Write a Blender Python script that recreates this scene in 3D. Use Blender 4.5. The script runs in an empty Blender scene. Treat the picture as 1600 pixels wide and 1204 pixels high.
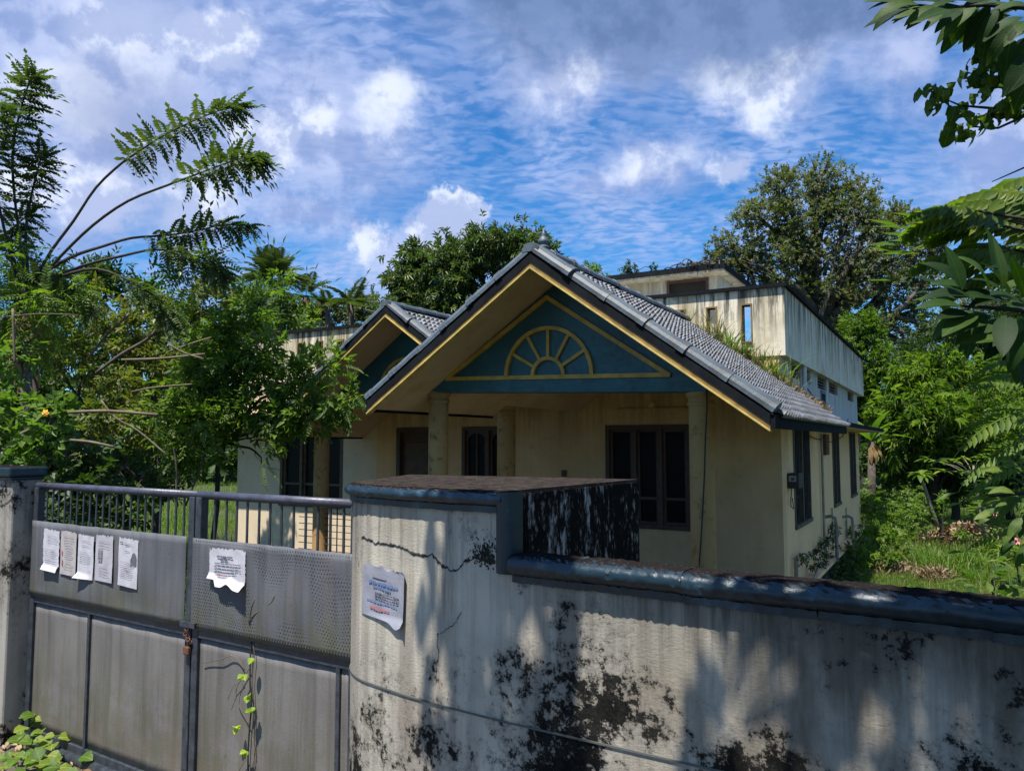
import bpy, bmesh, math, random
import numpy as np
from mathutils import Vector, Matrix
R = math.radians
rng = np.random.default_rng(11)
random.seed(11)
scene = bpy.context.scene
col = scene.collection

# ------------------------------------------------------------------ camera
EYE = 1.75
PITCH = math.atan(88 / 1200)
cam_data = bpy.data.cameras.new('camera')
cam = bpy.data.objects.new('camera', cam_data)
col.objects.link(cam)
cam.location = (0, 0, EYE)
cam.rotation_euler = (math.pi / 2 + PITCH, 0, 0)
cam_data.sensor_width = 36
cam_data.lens = 36 * 1200 / 1600
cam_data.clip_start = 0.05
cam_data.clip_end = 3000
scene.camera = cam

# ------------------------------------------------------------------ light
SUN_EL, SUN_AZ = R(68.5), math.atan2(-0.52, -0.85)      # azimuth measured from +Y towards +X
sun_dir = Vector((math.sin(SUN_AZ) * math.cos(SUN_EL), math.cos(SUN_AZ) * math.cos(SUN_EL), math.sin(SUN_EL)))
sun_data = bpy.data.lights.new('sun', 'SUN')
sun_data.energy = 5.0
sun_data.angle = R(0.53)
sun_data.color = (1.0, 0.955, 0.88)
sun = bpy.data.objects.new('sun', sun_data)
col.objects.link(sun)
sun.rotation_euler = (-sun_dir).to_track_quat('-Z', 'Y').to_euler()
sun.location = sun_dir * 60

scene.view_settings.view_transform = 'Standard'
scene.view_settings.look = 'None'
scene.view_settings.gamma = 1
scene.view_settings.use_curve_mapping = False
scene.view_settings.exposure = 0.84
scene.cycles.max_bounces = 5
scene.cycles.diffuse_bounces = 3
scene.cycles.transparent_max_bounces = 8
scene.cycles.use_denoising = True

world = bpy.data.worlds.new('World')
scene.world = world
world.use_nodes = True


class NT:
    """Short node-tree writer."""
    def __init__(s, tree):
        s.t = tree
        s.t.nodes.clear()

    def n(s, kind, **kw):
        nd = s.t.nodes.new(kind)
        for k, v in kw.items():
            setattr(nd, k, v)
        return nd

    def put(s, sock, v):
        if v is None:
            return
        if isinstance(v, bpy.types.NodeSocket):
            s.t.links.new(v, sock)
        else:
            if hasattr(sock.default_value, '__len__'):
                v = tuple(v) if hasattr(v, '__len__') else (v,) * len(sock.default_value)
                if len(v) < len(sock.default_value):
                    v = v + (1,)
            sock.default_value = v

    def math(s, op, a, b=None, c=None, clamp=False):
        nd = s.n('ShaderNodeMath', operation=op, use_clamp=clamp)
        for i, v in enumerate((a, b, c)):
            if v is not None:
                s.put(nd.inputs[i], v)
        return nd.outputs[0]

    def vec(s, op, a, b=None, out=0):
        nd = s.n('ShaderNodeVectorMath', operation=op)
        s.put(nd.inputs[0], a)
        if b is not None:
            s.put(nd.inputs[3 if op == 'SCALE' else 1], b)
        return nd.outputs[out]

    def mix(s, f, a, b, blend='MIX'):
        nd = s.n('ShaderNodeMix', data_type='RGBA', blend_type=blend)
        s.put(nd.inputs[0], f)
        s.put(nd.inputs[6], a)
        s.put(nd.inputs[7], b)
        return nd.outputs[2]

    def noise(s, vec, scale, detail=4, rough=0.55, dist=0.0, out=0):
        nd = s.n('ShaderNodeTexNoise')
        s.put(nd.inputs['Vector'], vec)
        nd.inputs['Scale'].default_value = scale
        nd.inputs['Detail'].default_value = detail
        nd.inputs['Roughness'].default_value = rough
        nd.inputs['Distortion'].default_value = dist
        return nd.outputs[out]

    def step(s, v, lo, hi, a=0.0, b=1.0):
        nd = s.n('ShaderNodeMapRange', interpolation_type='SMOOTHSTEP')
        s.put(nd.inputs[0], v)
        nd.inputs[1].default_value = lo
        nd.inputs[2].default_value = hi
        nd.inputs[3].default_value = a
        nd.inputs[4].default_value = b
        return nd.outputs[0]

    def ramp(s, v, stops):
        nd = s.n('ShaderNodeValToRGB')
        s.put(nd.inputs[0], v)
        cr = nd.color_ramp
        while len(cr.elements) < len(stops):
            cr.elements.new(0.5)
        for e, (p, c) in zip(cr.elements, stops):
            e.position = p
            e.color = (*c, 1)
        return nd.outputs[0]

    def scale(s, v, xyz):
        nd = s.n('ShaderNodeMapping')
        s.put(nd.inputs[0], v)
        nd.inputs['Scale'].default_value = xyz
        return nd.outputs[0]


def pix_dir(px, py):
    a, b = (px - 800) / 1200, (602 - py) / 1200
    c, s = math.cos(PITCH), math.sin(PITCH)
    return Vector((a, c - b * s, s + b * c))


# ---- sky: physical sky with procedural cloud layers fixed in the sky's own directions
w = NT(world.node_tree)
tc = w.n('ShaderNodeTexCoord').outputs['Generated']
sky = w.n('ShaderNodeTexSky', sky_type='NISHITA', sun_disc=False, sun_elevation=SUN_EL, sun_rotation=SUN_AZ,
          altitude=0, air_density=1.0, dust_density=0.6, ozone_density=2.0)
hs = w.n('ShaderNodeHueSaturation')
hs.inputs['Saturation'].default_value = 1.25
hs.inputs['Value'].default_value = 1.30
w.put(hs.inputs['Color'], sky.outputs[0])
base = w.mix(1.0, hs.outputs[0], (0.40, 0.90, 1.20), 'MULTIPLY')
dirn = w.vec('NORMALIZE', tc)
sep = w.n('ShaderNodeSeparateXYZ')
w.put(sep.inputs[0], dirn)
inv = w.math('DIVIDE', 1.0, w.math('ADD', w.math('MAXIMUM', sep.outputs[2], 0.0), 0.22))
plane = w.vec('SCALE', dirn, inv)
# wispy high layer in ripples
wob = w.noise(w.scale(plane, (1.3, 1.3, 1)), 1.6, 3, 0.5, out=1)
pl2 = w.vec('ADD', plane, w.vec('SCALE', w.vec('SUBTRACT', wob, (0.5, 0.5, 0.5)), 0.22))
rip = w.noise(w.scale(pl2, (5.2, 8.6, 1)), 4.6, 4, 0.50, 0.3)
veil = w.noise(pl2, 1.7, 5, 0.6)
alto = w.math('MULTIPLY', w.step(rip, 0.34, 0.66), w.step(veil, 0.36, 0.64, 0.28, 0.95))
alto = w.math('MULTIPLY', w.math('ADD', alto, w.step(veil, 0.42, 0.68, 0.0, 0.60)), 0.80, clamp=True)
c1 = w.mix(alto, base, (3.7, 5.0, 8.5))
# cumulus
fl = w.noise(dirn, 9.0, 10, 0.62, 0.1, out=1)
dd = w.vec('ADD', dirn, w.vec('SCALE', w.vec('SUBTRACT', fl, (0.5, 0.5, 0.5)), 0.15))


def blobs(items):
    tot = None
    for px, py, rx, ry, soft in items:
        c = pix_dir(px, py).normalized()
        d = w.vec('SUBTRACT', dd, tuple(c))
        d = w.vec('DIVIDE', d, (rx / 1200, rx / 1200, ry / 1200))
        ln = w.vec('LENGTH', d, out=1)
        m = w.step(ln, 1.0 - soft, 1.0 + soft * 0.3, 1.0, 0.0)
        tot = m if tot is None else w.math('MAXIMUM', tot, m)
    return tot


soft_m = blobs([(190, 110, 330, 230, 0.9), (480, 200, 200, 160, 0.95), (60, 60, 150, 130, 0.8), (1010, 275, 110, 60, 0.9), (870, 145, 90, 55, 0.8),
                (470, 330, 110, 60, 0.9), (1580, 210, 120, 110, 0.9), (1430, 110, 60, 90, 0.9), (40, 330, 200, 70, 0.8), (620, 400, 130, 50, 0.9)])
white_m = blobs([(1190, 128, 105, 55, 0.50), (700, 322, 64, 34, 0.22), (690, 350, 70, 40, .3), (612, 180, 50, 56, 0.7), (410, 225, 52, 58, 0.35),
                 (345, 65, 66, 48, 0.35), (135, 300, 85, 48, 0.4), (560, 375, 34, 52, 0.4), (1135, 270, 36, 36, 0.6), (60, 150, 90, 60, .5), (1020, 265, 60, 34, .8), (880, 140, 60, 38, .7), (490, 190, 40, 36, .7),
                 (300, 330, 80, 60, 0.7), (200, 45, 110, 70, 0.8)])
grey_m = blobs([(1080, -40, 340, 145, 0.45), (1300, -10, 150, 90, 0.5), (850, -20, 170, 75, 0.7), (900, -150, 700, 120, .8)])
left_m = blobs([(205, 195, 175, 85, 0.9)])
edge_m = blobs([(1080, 20, 380, 130, 0.85), (1290, 20, 190, 120, 0.8)])
na = w.noise(dirn, 8.0, 8, 0.6)
nb = w.noise(w.vec('ADD', dirn, (0.012, 0.0, 0.030)), 8.0, 8, 0.6)
relief = w.math('SUBTRACT', na, nb)
shade = w.math('ADD', 0.5, w.math('MULTIPLY', relief, 1.5))
soft_c = w.mix(w.step(relief, -.07, .07), (3.3, 4.2, 7.2), (5.6, 6.4, 9.2))
c2 = w.mix(w.math('MULTIPLY', soft_m, 0.80), c1, soft_c)
c2 = w.mix(w.math('MULTIPLY', edge_m, 0.62), c2, (4.6, 5.5, 8.4))
wcol = w.mix(w.step(shade, 0.42, 0.58), (4.6, 5.5, 8.2), (8.2, 8.9, 10.6))
c3 = w.mix(w.math('MULTIPLY', white_m, 0.92), c2, wcol)
gcol = w.mix(w.step(shade, 0.38, 0.62), (1.15, 2.0, 4.1), (1.7, 2.7, 5.1))
c3 = w.mix(w.math('MULTIPLY', left_m, 0.75), c3, (2.7, 3.5, 6.2))
c4 = w.mix(w.math('MULTIPLY', grey_m, 0.90), c3, gcol)
bg = w.n('ShaderNodeBackground')
w.put(bg.inputs[0], c4)
bg.inputs[1].default_value = 0.060
w.put(w.n('ShaderNodeOutputWorld').inputs[0], bg.outputs[0])


# ------------------------------------------------------------------ object helpers
def put_props(o, label=None, cat=None, group=None, kind=None):
    if label:
        o['label'] = label
    if cat:
        o['category'] = cat
    if group:
        o['group'] = group
    if kind:
        o['kind'] = kind
    return o


def empty(name, loc=(0, 0, 0), rz=0.0, **kw):
    o = bpy.data.objects.new(name, None)
    col.objects.link(o)
    o.location = loc
    o.rotation_euler = (0, 0, rz)
    o.empty_display_size = 0.2
    return put_props(o, **kw)


def link(name, me, mat=None, parent=None, smooth=False, **kw):
    o = bpy.data.objects.new(name, me)
    col.objects.link(o)
    if mat is not None and not me.materials:
        me.materials.append(mat)
    if parent is not None:
        o.parent = parent
    if smooth:
        me.polygons.foreach_set('use_smooth', [True] * len(me.polygons))
    return put_props(o, **kw)


class MB:
    """Collects shapes and links them as one mesh."""
    def __init__(s):
        s.v, s.f = [], []

    def add(s, vs, fs):
        o = len(s.v)
        s.v += [tuple(p) for p in vs]
        s.f += [tuple(i + o for i in f) for f in fs]
        return s

    def box(s, a, b):
        x0, x1 = sorted((a[0], b[0])); y0, y1 = sorted((a[1], b[1])); z0, z1 = sorted((a[2], b[2]))
        vs = [(x0, y0, z0), (x1, y0, z0), (x1, y1, z0), (x0, y1, z0), (x0, y0, z1), (x1, y0, z1), (x1, y1, z1), (x0, y1, z1)]
        return s.add(vs, [(0, 3, 2, 1), (4, 5, 6, 7), (0, 1, 5, 4), (1, 2, 6, 5), (2, 3, 7, 6), (3, 0, 4, 7)])

    def hexa(s, p):
        """eight corners: bottom four (counter-clockwise), top four"""
        return s.add(p, [(0, 3, 2, 1), (4, 5, 6, 7), (0, 1, 5, 4), (1, 2, 6, 5), (2, 3, 7, 6), (3, 0, 4, 7)])

    def prism(s, poly, ext):
        """planar polygon extruded by a vector"""
        n = len(poly)
        e = Vector(ext)
        vs = [Vector(p) for p in poly] + [Vector(p) + e for p in poly]
        fs = [tuple(range(n))[::-1], tuple(range(n, 2 * n))] + [(i, (i + 1) % n, n + (i + 1) % n, n + i) for i in range(n)]
        return s.add(vs, fs)

    def sweep(s, path, prof, up=Vector((0, 0, 1)), closed_prof=True, cap=True, mitre=True, rough=0.0):
        """profile of (side, up) pairs swept along the path; side = right of travel"""
        path = [Vector(p) for p in path]
        n, m = len(path), len(prof)
        vs = []
        for i, p in enumerate(path):
            a = (path[i] - path[i - 1]).normalized() if i else None
            b = (path[i + 1] - path[i]).normalized() if i < n - 1 else None
            t = (a + b).normalized() if a is not None and b is not None else (a if a is not None else b)
            side = t.cross(up)
            side = side.normalized() if side.length > 1e-5 else Vector((1, 0, 0))
            u = side.cross(t).normalized()
            k = 1.0
            if a is not None and b is not None and mitre:
                k = 1 / max(0.35, t.dot(a))
            for (x, z) in prof:
                if rough:
                    x += random.gauss(0, rough) - (random.random() < .02) * rough * 4
                    z += random.gauss(0, rough)
                vs.append(p + side * x * k + u * z)
        fs = []
        for i in range(n - 1):
            for j in range(m if closed_prof else m - 1):
                fs.append((i * m + j, i * m + (j + 1) % m, (i + 1) * m + (j + 1) % m, (i + 1) * m + j))
        if cap and closed_prof:
            fs.append(tuple(range(m)))
            fs.append(tuple(range((n - 1) * m, n * m))[::-1])
        return s.add(vs, fs)

    def tube(s, path, rad, k=8):
        path = [Vector(p) for p in path]
        rads = rad if hasattr(rad, '__len__') else [rad] * len(path)
        n = len(path)
        vs, fs = [], []
        ref = Vector((0.13, 0.21, 0.97)).normalized()
        for i, p in enumerate(path):
            t = (path[min(i + 1, n - 1)] - path[max(i - 1, 0)])
            t = t.normalized() if t.length > 1e-9 else Vector((0, 0, 1))
            r0 = ref if abs(t.dot(ref)) < 0.95 else Vector((1, 0.1, 0))
            a = t.cross(r0).normalized()
            b = t.cross(a).normalized()
            for j in range(k):
                th = 2 * math.pi * j / k
                vs.append(p + (a * math.cos(th) + b * math.sin(th)) * rads[i])
        for i in range(n - 1):
            for j in range(k):
                fs.append((i * k + j, i * k + (j + 1) % k, (i + 1) * k + (j + 1) % k, (i + 1) * k + j))
        fs.append(tuple(range(k))[::-1])
        fs.append(tuple(range((n - 1) * k, n * k)))
        return s.add(vs, fs)

    def lathe(s, base, prof, k=20):
        """(radius, z) profile about a vertical axis"""
        b = Vector(base)
        vs, fs = [], []
        for (r, z) in prof:
            for j in range(k):
                th = 2 * math.pi * j / k
                vs.append(b + Vector((r * math.cos(th), r * math.sin(th), z)))
        for i in range(len(prof) - 1):
            for j in range(k):
                fs.append((i * k + j, i * k + (j + 1) % k, (i + 1) * k + (j + 1) % k, (i + 1) * k + j))
        fs.append(tuple(range(k))[::-1])
        fs.append(tuple(range((len(prof) - 1) * k, len(prof) * k)))
        return s.add(vs, fs)

    def mesh(s, name):
        me = bpy.data.meshes.new(name)
        me.from_pydata(s.v, [], s.f)
        bm = bmesh.new()
        bm.from_mesh(me)
        bmesh.ops.recalc_face_normals(bm, faces=bm.faces)
        bm.to_mesh(me)
        bm.free()
        return me

    def build(s, name, mat, parent=None, smooth=False, bevel=0.0, **kw):
        me = s.mesh(name)
        o = link(name, me, mat, parent, smooth, **kw)
        if bevel:
            md = o.modifiers.new('bevel', 'BEVEL')
            md.width = bevel
            md.segments = 2
            md.limit_method = 'ANGLE'
            md.angle_limit = R(50)
        return o


def np_mesh(name, V, F):
    """fast mesh from numpy arrays, triangles only"""
    me = bpy.data.meshes.new(name)
    V = np.ascontiguousarray(V, dtype=np.float32)
    F = np.ascontiguousarray(F, dtype=np.int32)
    me.vertices.add(len(V))
    me.vertices.foreach_set('co', V.ravel())
    me.loops.add(F.size)
    me.loops.foreach_set('vertex_index', F.ravel())
    me.polygons.add(len(F))
    me.polygons.foreach_set('loop_start', np.arange(0, F.size, 3, dtype=np.int32))
    me.update()
    me.validate()
    return me


# ------------------------------------------------------------------ photograph geometry -> place
CAM = Vector((0, 0, EYE))


def at(px, py, Y):
    d = pix_dir(px, py)
    return CAM + d * (Y / d.y)


def on_z(px, py, z):
    d = pix_dir(px, py)
    return CAM + d * ((z - EYE) / d.z)


def on_wall(px, py, p0, p1):
    """hit the vertical plane through the ground points p0 and p1"""
    n = Vector((p1[1] - p0[1], -(p1[0] - p0[0]), 0))
    d = pix_dir(px, py)
    return CAM + d * ((Vector((p0[0], p0[1], 0)) - CAM).dot(n) / d.dot(n))


# house frame: u to the right along the front, v into the depth, z up from the world datum
HA = R(29.6)
HU = Vector((math.cos(HA), -math.sin(HA), 0))
HV = Vector((math.sin(HA), math.cos(HA), 0))
HO = Vector((3.23, 9.24, 0))
GZ = -0.60                                            # yard level


def house_front(px, py, v):
    """(u, z) of a pixel on the front-parallel plane at depth v"""
    d = pix_dir(px, py)
    t = (HO + HV * v - CAM).dot(HV) / d.dot(HV)
    p = CAM + d * t
    return (p - HO).dot(HU), p.z


def house_side(px, py, u):
    d = pix_dir(px, py)
    t = (HO + HU * u - CAM).dot(HU) / d.dot(HU)
    p = CAM + d * t
    return (p - HO).dot(HV), p.z


# ------------------------------------------------------------------ materials
def new_mat(name):
    m = bpy.data.materials.new(name)
    m.use_nodes = True
    t = NT(m.node_tree)
    out = t.n('ShaderNodeOutputMaterial')
    bs = t.n('ShaderNodeBsdfPrincipled')
    t.put(out.inputs[0], bs.outputs[0])
    return m, t, bs, out


def pos(t, kind='Object'):
    return t.n('ShaderNodeTexCoord').outputs[kind]


def bump(t, bs, h, strength=0.3, dist=0.01):
    b = t.n('ShaderNodeBump')
    b.inputs['Strength'].default_value = strength
    b.inputs['Distance'].default_value = dist
    t.put(b.inputs['Height'], h)
    t.put(bs.inputs['Normal'], b.outputs[0])


def simple(name, c, rough=0.6, metal=0.0, var=0.15, scale=6, bmp=0.15, spec=0.5):
    m, t, bs, _ = new_mat(name)
    p = pos(t)
    n = t.noise(p, scale, 6, 0.62)
    n2 = t.noise(p, scale * 9, 4, 0.6)
    dark = tuple(x * (1 - var) for x in c)
    lite = tuple(min(1, x * (1 + var)) for x in c)
    cc = t.mix(t.step(n, 0.3, 0.7), dark, lite)
    t.put(bs.inputs['Base Color'], cc)
    t.put(bs.inputs['Roughness'], t.step(n2, 0.3, 0.7, max(0.05, rough - 0.12), min(1, rough + 0.12)))
    bs.inputs['Metallic'].default_value = metal
    bs.inputs['Specular IOR Level'].default_value = spec
    bump(t, bs, n2, bmp, 0.004)
    return m


def plaster(name, c, dirt=(0.16, 0.14, 0.11), amount=0.5, streak=0.0, top=None, mould=0.0, warm=None):
    """painted plaster; streak = dark runs below an edge at height top"""
    m, t, bs, _ = new_mat(name)
    p = pos(t)
    sp = t.n('ShaderNodeSeparateXYZ')
    t.put(sp.inputs[0], p)
    a = t.noise(p, 1.3, 6, 0.6, 0.3)
    b = t.noise(p, 9.0, 6, 0.65)
    fine = t.noise(p, 70, 4, 0.6)
    cc = t.mix(t.step(a, 0.35, 0.7, 0.0, 0.7), c, tuple(x * 0.82 for x in c))
    if warm:
        cc = t.mix(t.step(t.noise(p, 2.2, 5, .6), 0.45, 0.7, 0.0, 0.7), cc, warm)
    cc = t.mix(t.math('MULTIPLY', t.step(b, 0.52, 0.78), amount), cc, dirt)
    if streak:
        s1 = t.noise(t.scale(p, (1, 1, 0.06)), 9, 6, 0.7)
        s2 = t.noise(t.scale(p, (1, 1, 0.10)), 26, 4, 0.6)
        h = t.step(sp.outputs[2], top - 0.75, top + 0.02, 0.12, 1.0)
        sm = t.math('MULTIPLY', t.step(t.math('ADD', s1, t.math('MULTIPLY', s2, 0.35)), 0.62, 0.76), h)
        cc = t.mix(t.math('MULTIPLY', sm, streak, clamp=True), cc, (0.045, 0.042, 0.036))
        s3 = t.noise(t.scale(p, (1, 1, 0.08)), 5, 4, 0.6)
        cc = t.mix(t.math('MULTIPLY', t.step(s3, 0.42, 0.66, 0, 0.65), h), cc, (0.30, 0.24, 0.13))
    if mould:
        mm = t.math('MULTIPLY', t.step(t.noise(p, 3.0, 10, 0.72, 0.4), 0.55, 0.62), mould)
        cc = t.mix(mm, cc, (0.018, 0.018, 0.017))
    t.put(bs.inputs['Base Color'], cc)
    bs.inputs['Roughness'].default_value = 0.85
    bs.inputs['Specular IOR Level'].default_value = 0.25
    bump(t, bs, t.math('ADD', fine, t.math('MULTIPLY', b, 0.6)), 0.25, 0.006)
    return m


M = {}
M['cream'] = plaster('cream_plaster', (0.70, 0.475, 0.25), amount=0.32, warm=(0.58, 0.375, 0.18), streak=.3, top=EYE + .6 + .6)
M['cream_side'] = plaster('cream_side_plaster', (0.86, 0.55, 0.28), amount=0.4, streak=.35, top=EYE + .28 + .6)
M['wing'] = plaster('skylit_wing_plaster', (0.68, 0.55, 0.38), amount=0.3, warm=(0.58, 0.47, 0.32))  # same cream plaster, made paler to paint in the open skylight
M['white_wall'] = plaster('white_plaster', (0.55, 0.54, 0.48), amount=0.3, streak=.4, top=EYE + 1.1 + .6)
M['parapet'] = plaster('parapet_plaster', (0.74, 0.66, 0.50), dirt=(0.22, 0.18, 0.11), amount=0.45, streak=0.95, top=EYE + 1.86 - GZ, warm=(0.45, 0.36, 0.21))
M['soffit'] = plaster('soffit_plaster', (0.56, 0.41, 0.26), amount=0.3, warm=(0.44, 0.28, 0.14))
M['column'] = plaster('column_plaster', (0.42, 0.255, 0.105), dirt=(0.09, 0.055, 0.025), amount=1.0, warm=(0.26, 0.18, 0.08))
M['blue'] = simple('dark_blue_paint', (0.016, 0.082, 0.095), 0.5, var=0.25, scale=2.5)
M['yellow'] = simple('yellow_paint', (0.46, 0.27, 0.035), 0.55, var=0.25, scale=8)
M['ochre'] = simple('ochre_paint_and_strip_shade', (0.20, 0.125, 0.035), 0.7, var=.4, scale=8)  # dull paint on the slot frames, painted shade on the verge strip
M['yellow_bead'] = simple('yellow_bead_paint', (0.50, 0.37, 0.10), 0.5, var=0.25, scale=10)
M['dark_edge'] = simple('dark_slate_paint', (0.010, 0.012, 0.014), 0.9, var=0.3, scale=7, spec=0.08)
M['wood'] = simple('brown_wood', (0.070, 0.036, 0.022), 0.5, var=0.3, scale=9)
M['wood_side'] = simple('weathered_wood', (0.085, 0.060, 0.038), 0.65, var=0.3, scale=9)
M['iron'] = simple('dark_iron', (0.030, 0.028, 0.028), 0.55, metal=0.3)
M['pipe'] = simple('grey_plastic_pipe', (0.22, 0.20, 0.16), 0.6, var=0.3)
M['white_paint'] = simple('white_pipe_paint', (0.55, 0.53, 0.48), 0.6)
M['glass'] = simple('dark_window_glass', (0.004, 0.004, 0.004), 0.35, var=0.1, bmp=0.01, spec=0.12)
M['inside'] = simple('dark_room', (0.02, 0.018, 0.015), 0.9)  # near-black stands in for the unlit interior behind openings
M['floor'] = simple('dark_red_oxide_floor', (0.07, 0.035, 0.028), 0.6)
M['plinth'] = simple('dark_plinth_plaster', (0.028, 0.034, 0.036), 0.85, var=0.4)
M['box'] = simple('meter_box_paint', (0.018, 0.017, 0.016), 0.5)
M['wire'] = simple('black_cable', (0.012, 0.012, 0.012), 0.6)
M['bark'] = simple('grey_brown_bark', (0.075, 0.060, 0.045), 0.9, var=0.45, scale=14, bmp=0.8)
M['bark_dark'] = simple('dark_bark', (0.030, 0.024, 0.018), 0.9, var=0.4, scale=14, bmp=0.8)
M['bark_pale'] = simple('pale_bark', (0.20, 0.175, 0.125), 0.9, var=0.4, scale=14, bmp=0.6)
M['twig'] = simple('dry_twig', (0.13, 0.10, 0.065), 0.9, var=0.3)
M['rust'] = simple('rusty_iron', (0.11, 0.04, 0.022), 0.85, var=0.4, scale=30, bmp=0.6)


def tile_mat(name, c, dark):
    m, t, bs, _ = new_mat(name)
    p = pos(t)
    n = t.noise(p, 5, 8, 0.7)
    g = t.n('ShaderNodeNewGeometry').outputs['Random Per Island']
    cc = t.mix(t.step(n, 0.40, 0.64), c, dark)
    cc = t.mix(t.math('MULTIPLY', g, 0.55), cc, tuple(x * 0.4 for x in c))
    cc = t.mix(t.step(t.noise(p, 2.2, 6, .7), .52, .66, 0, .7), cc, (.045, .042, .034))
    cc = t.mix(t.step(t.noise(p, 26, 6, .7), 0.60, 0.72, 0, .7), cc, (0.035, 0.035, 0.032))
    t.put(bs.inputs['Base Color'], cc)
    bs.inputs['Roughness'].default_value = 0.55
    bump(t, bs, t.noise(p, 40, 5, 0.6), 0.4, 0.006)
    return m


M['barge_tile'] = tile_mat('weathered_blue_grey_tile', (0.105, 0.138, 0.165), (0.05, 0.062, 0.075))
M['roof_tile'] = tile_mat('weathered_grey_roof_tile', (0.135, 0.145, 0.165), (0.065, 0.065, 0.07))

# ================================================================== GROUND
def ground_mat(name, kind):
    m, t, bs, _ = new_mat(name)
    p = pos(t)
    a = t.noise(p, 0.35, 6, 0.6)
    b = t.noise(p, 3.5, 8, 0.65)
    c = t.noise(p, 24, 6, 0.6)
    if kind == 'yard':
        cc = t.mix(t.step(a, 0.4, 0.6), (0.026, 0.046, 0.010), (0.038, 0.044, 0.016))
        cc = t.mix(t.step(b, 0.55, 0.7), cc, (0.055, 0.048, 0.024))
    else:
        cc = t.mix(t.step(a, 0.4, 0.6), (0.085, 0.068, 0.050), (0.12, 0.09, 0.065))
        cc = t.mix(t.step(b, 0.48, 0.68), cc, (0.07, 0.048, 0.034))
        cc = t.mix(t.step(c, 0.6, 0.7), cc, (0.22, 0.18, 0.14))
    t.put(bs.inputs['Base Color'], cc)
    bs.inputs['Roughness'].default_value = 0.95
    bump(t, bs, t.math('ADD', b, c), 0.8, 0.03)
    return m


M['yard'] = ground_mat('yard_soil', 'yard')
M['dirt'] = ground_mat('roadside_dirt', 'dirt')

# yard terrain, one sheet to the horizon with slight relief
gv, gf = [], []
xs = sorted(set([-900, -500, -250, -120, -70] + [x * 2.0 for x in range(-25, 26)] + [70, 120, 250, 500, 900]))
ys = sorted(set([-60, -20] + [y * 2.0 for y in range(-4, 36)] + [80, 100, 130, 180, 260, 400, 700, 1200]))
for y in ys:
    for x in xs:
        h = 0.08 * math.sin(x * 0.7 + y * 0.4) * math.cos(y * 0.55 - x * 0.2)
        gv.append((x, y, GZ - 0.06 + (h if 13 < y < 60 or abs(x) > 12 else 0)))
nx = len(xs)
for j in range(len(ys) - 1):
    for i in range(nx - 1):
        gf.append((j * nx + i, j * nx + i + 1, (j + 1) * nx + i + 1, (j + 1) * nx + i))
me = bpy.data.meshes.new('ground')
me.from_pydata(gv, [], gf)
link('ground', me, M['yard'], smooth=True, kind='structure')

# ================================================================== COMPOUND WALL GEOMETRY (plan)
GL = at(60, 757, 4.67)
GRt = at(566, 786, 3.26)
G0 = Vector((GL.x, GL.y, 0))                     # gate, left end
G1 = Vector((GRt.x, GRt.y, 0))                   # gate, right end
GD = (G1 - G0).normalized()                      # along the gate, left to right
GN = Vector((GD.y, -GD.x, 0))                    # towards the road
if GN.y > 0:
    GN = -GN
# curved face of the right-hand wall, from the gate inwards end round to the straight run
WF = [Vector(p) for p in [(-0.560, 3.42, 0), (-0.640, 3.31, 0), (-0.655, 3.20, 0), (-0.628, 3.10, 0), (-0.575, 3.01, 0),
                          (-0.49, 2.925, 0), (-0.37, 2.82, 0), (-0.20, 2.69, 0), (-0.02, 2.565, 0)]]
W_STEP = Vector((-0.02, 2.565, 0))
W_END = Vector((1.17, 1.76, 0))
WDIR = (W_END - W_STEP).normalized()
WN = Vector((WDIR.y, -WDIR.x, 0))
if WN.y > 0:
    WN = -WN
W_FAR = W_STEP + WDIR * 4.6

# road side verge: a slab at street level ending under the walls
rd = [G0 - GD * 3.5 + (-GN) * 0.12, G0 + (-GN) * 0.06, G1 + (-GN) * 0.06, WF[3] + Vector((0.1, .05, 0)), W_STEP - WN * 0.1, W_FAR - WN * 0.1,
      Vector((9, -9, 0)), Vector((-12, -9, 0)), Vector((-12, 7.0, 0))]
m = MB()
m.prism([Vector((p.x, p.y, -0.004)) for p in rd], (0, 0, -0.7))
m.build('road', M['dirt'], kind='structure')

# ================================================================== HOUSE
FLOOR = EYE - 1.80 - GZ
E = EYE - GZ                                       # local height of the eye
house = empty('house', (HO.x, HO.y, GZ), -HA,
              label='cream single-storey house with twin blue gables over porches, grey tiled roof and stained terrace parapet', cat='house')


def fu(px, py, v):
    u, z = house_front(px, py, v)
    return u, z - GZ


def su(px, py, u):
    v, z = house_side(px, py, u)
    return v, z - GZ


def wall_cells(a0, a1, z0, z1, holes):
    """rectangles covering the wall around its openings"""
    cuts = sorted({a0, a1, *[h[0] for h in holes], *[h[1] for h in holes]})
    out = []
    for i in range(len(cuts) - 1):
        l, r = max(cuts[i], a0), min(cuts[i + 1], a1)
        if r <= a0 or l >= a1 or r - l < 1e-6:
            continue
        hs_ = sorted([(h[2], h[3]) for h in holes if h[0] < (l + r) / 2 < h[1]])
        z = z0
        for lo, hi in hs_:
            lo, hi = min(lo, z1), min(hi, z1)
            if lo > z:
                out.append((l, r, z, lo))
            z = max(z, hi)
        if z < z1:
            out.append((l, r, z, z1))
    return out


CEIL = E + 1.14
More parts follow.
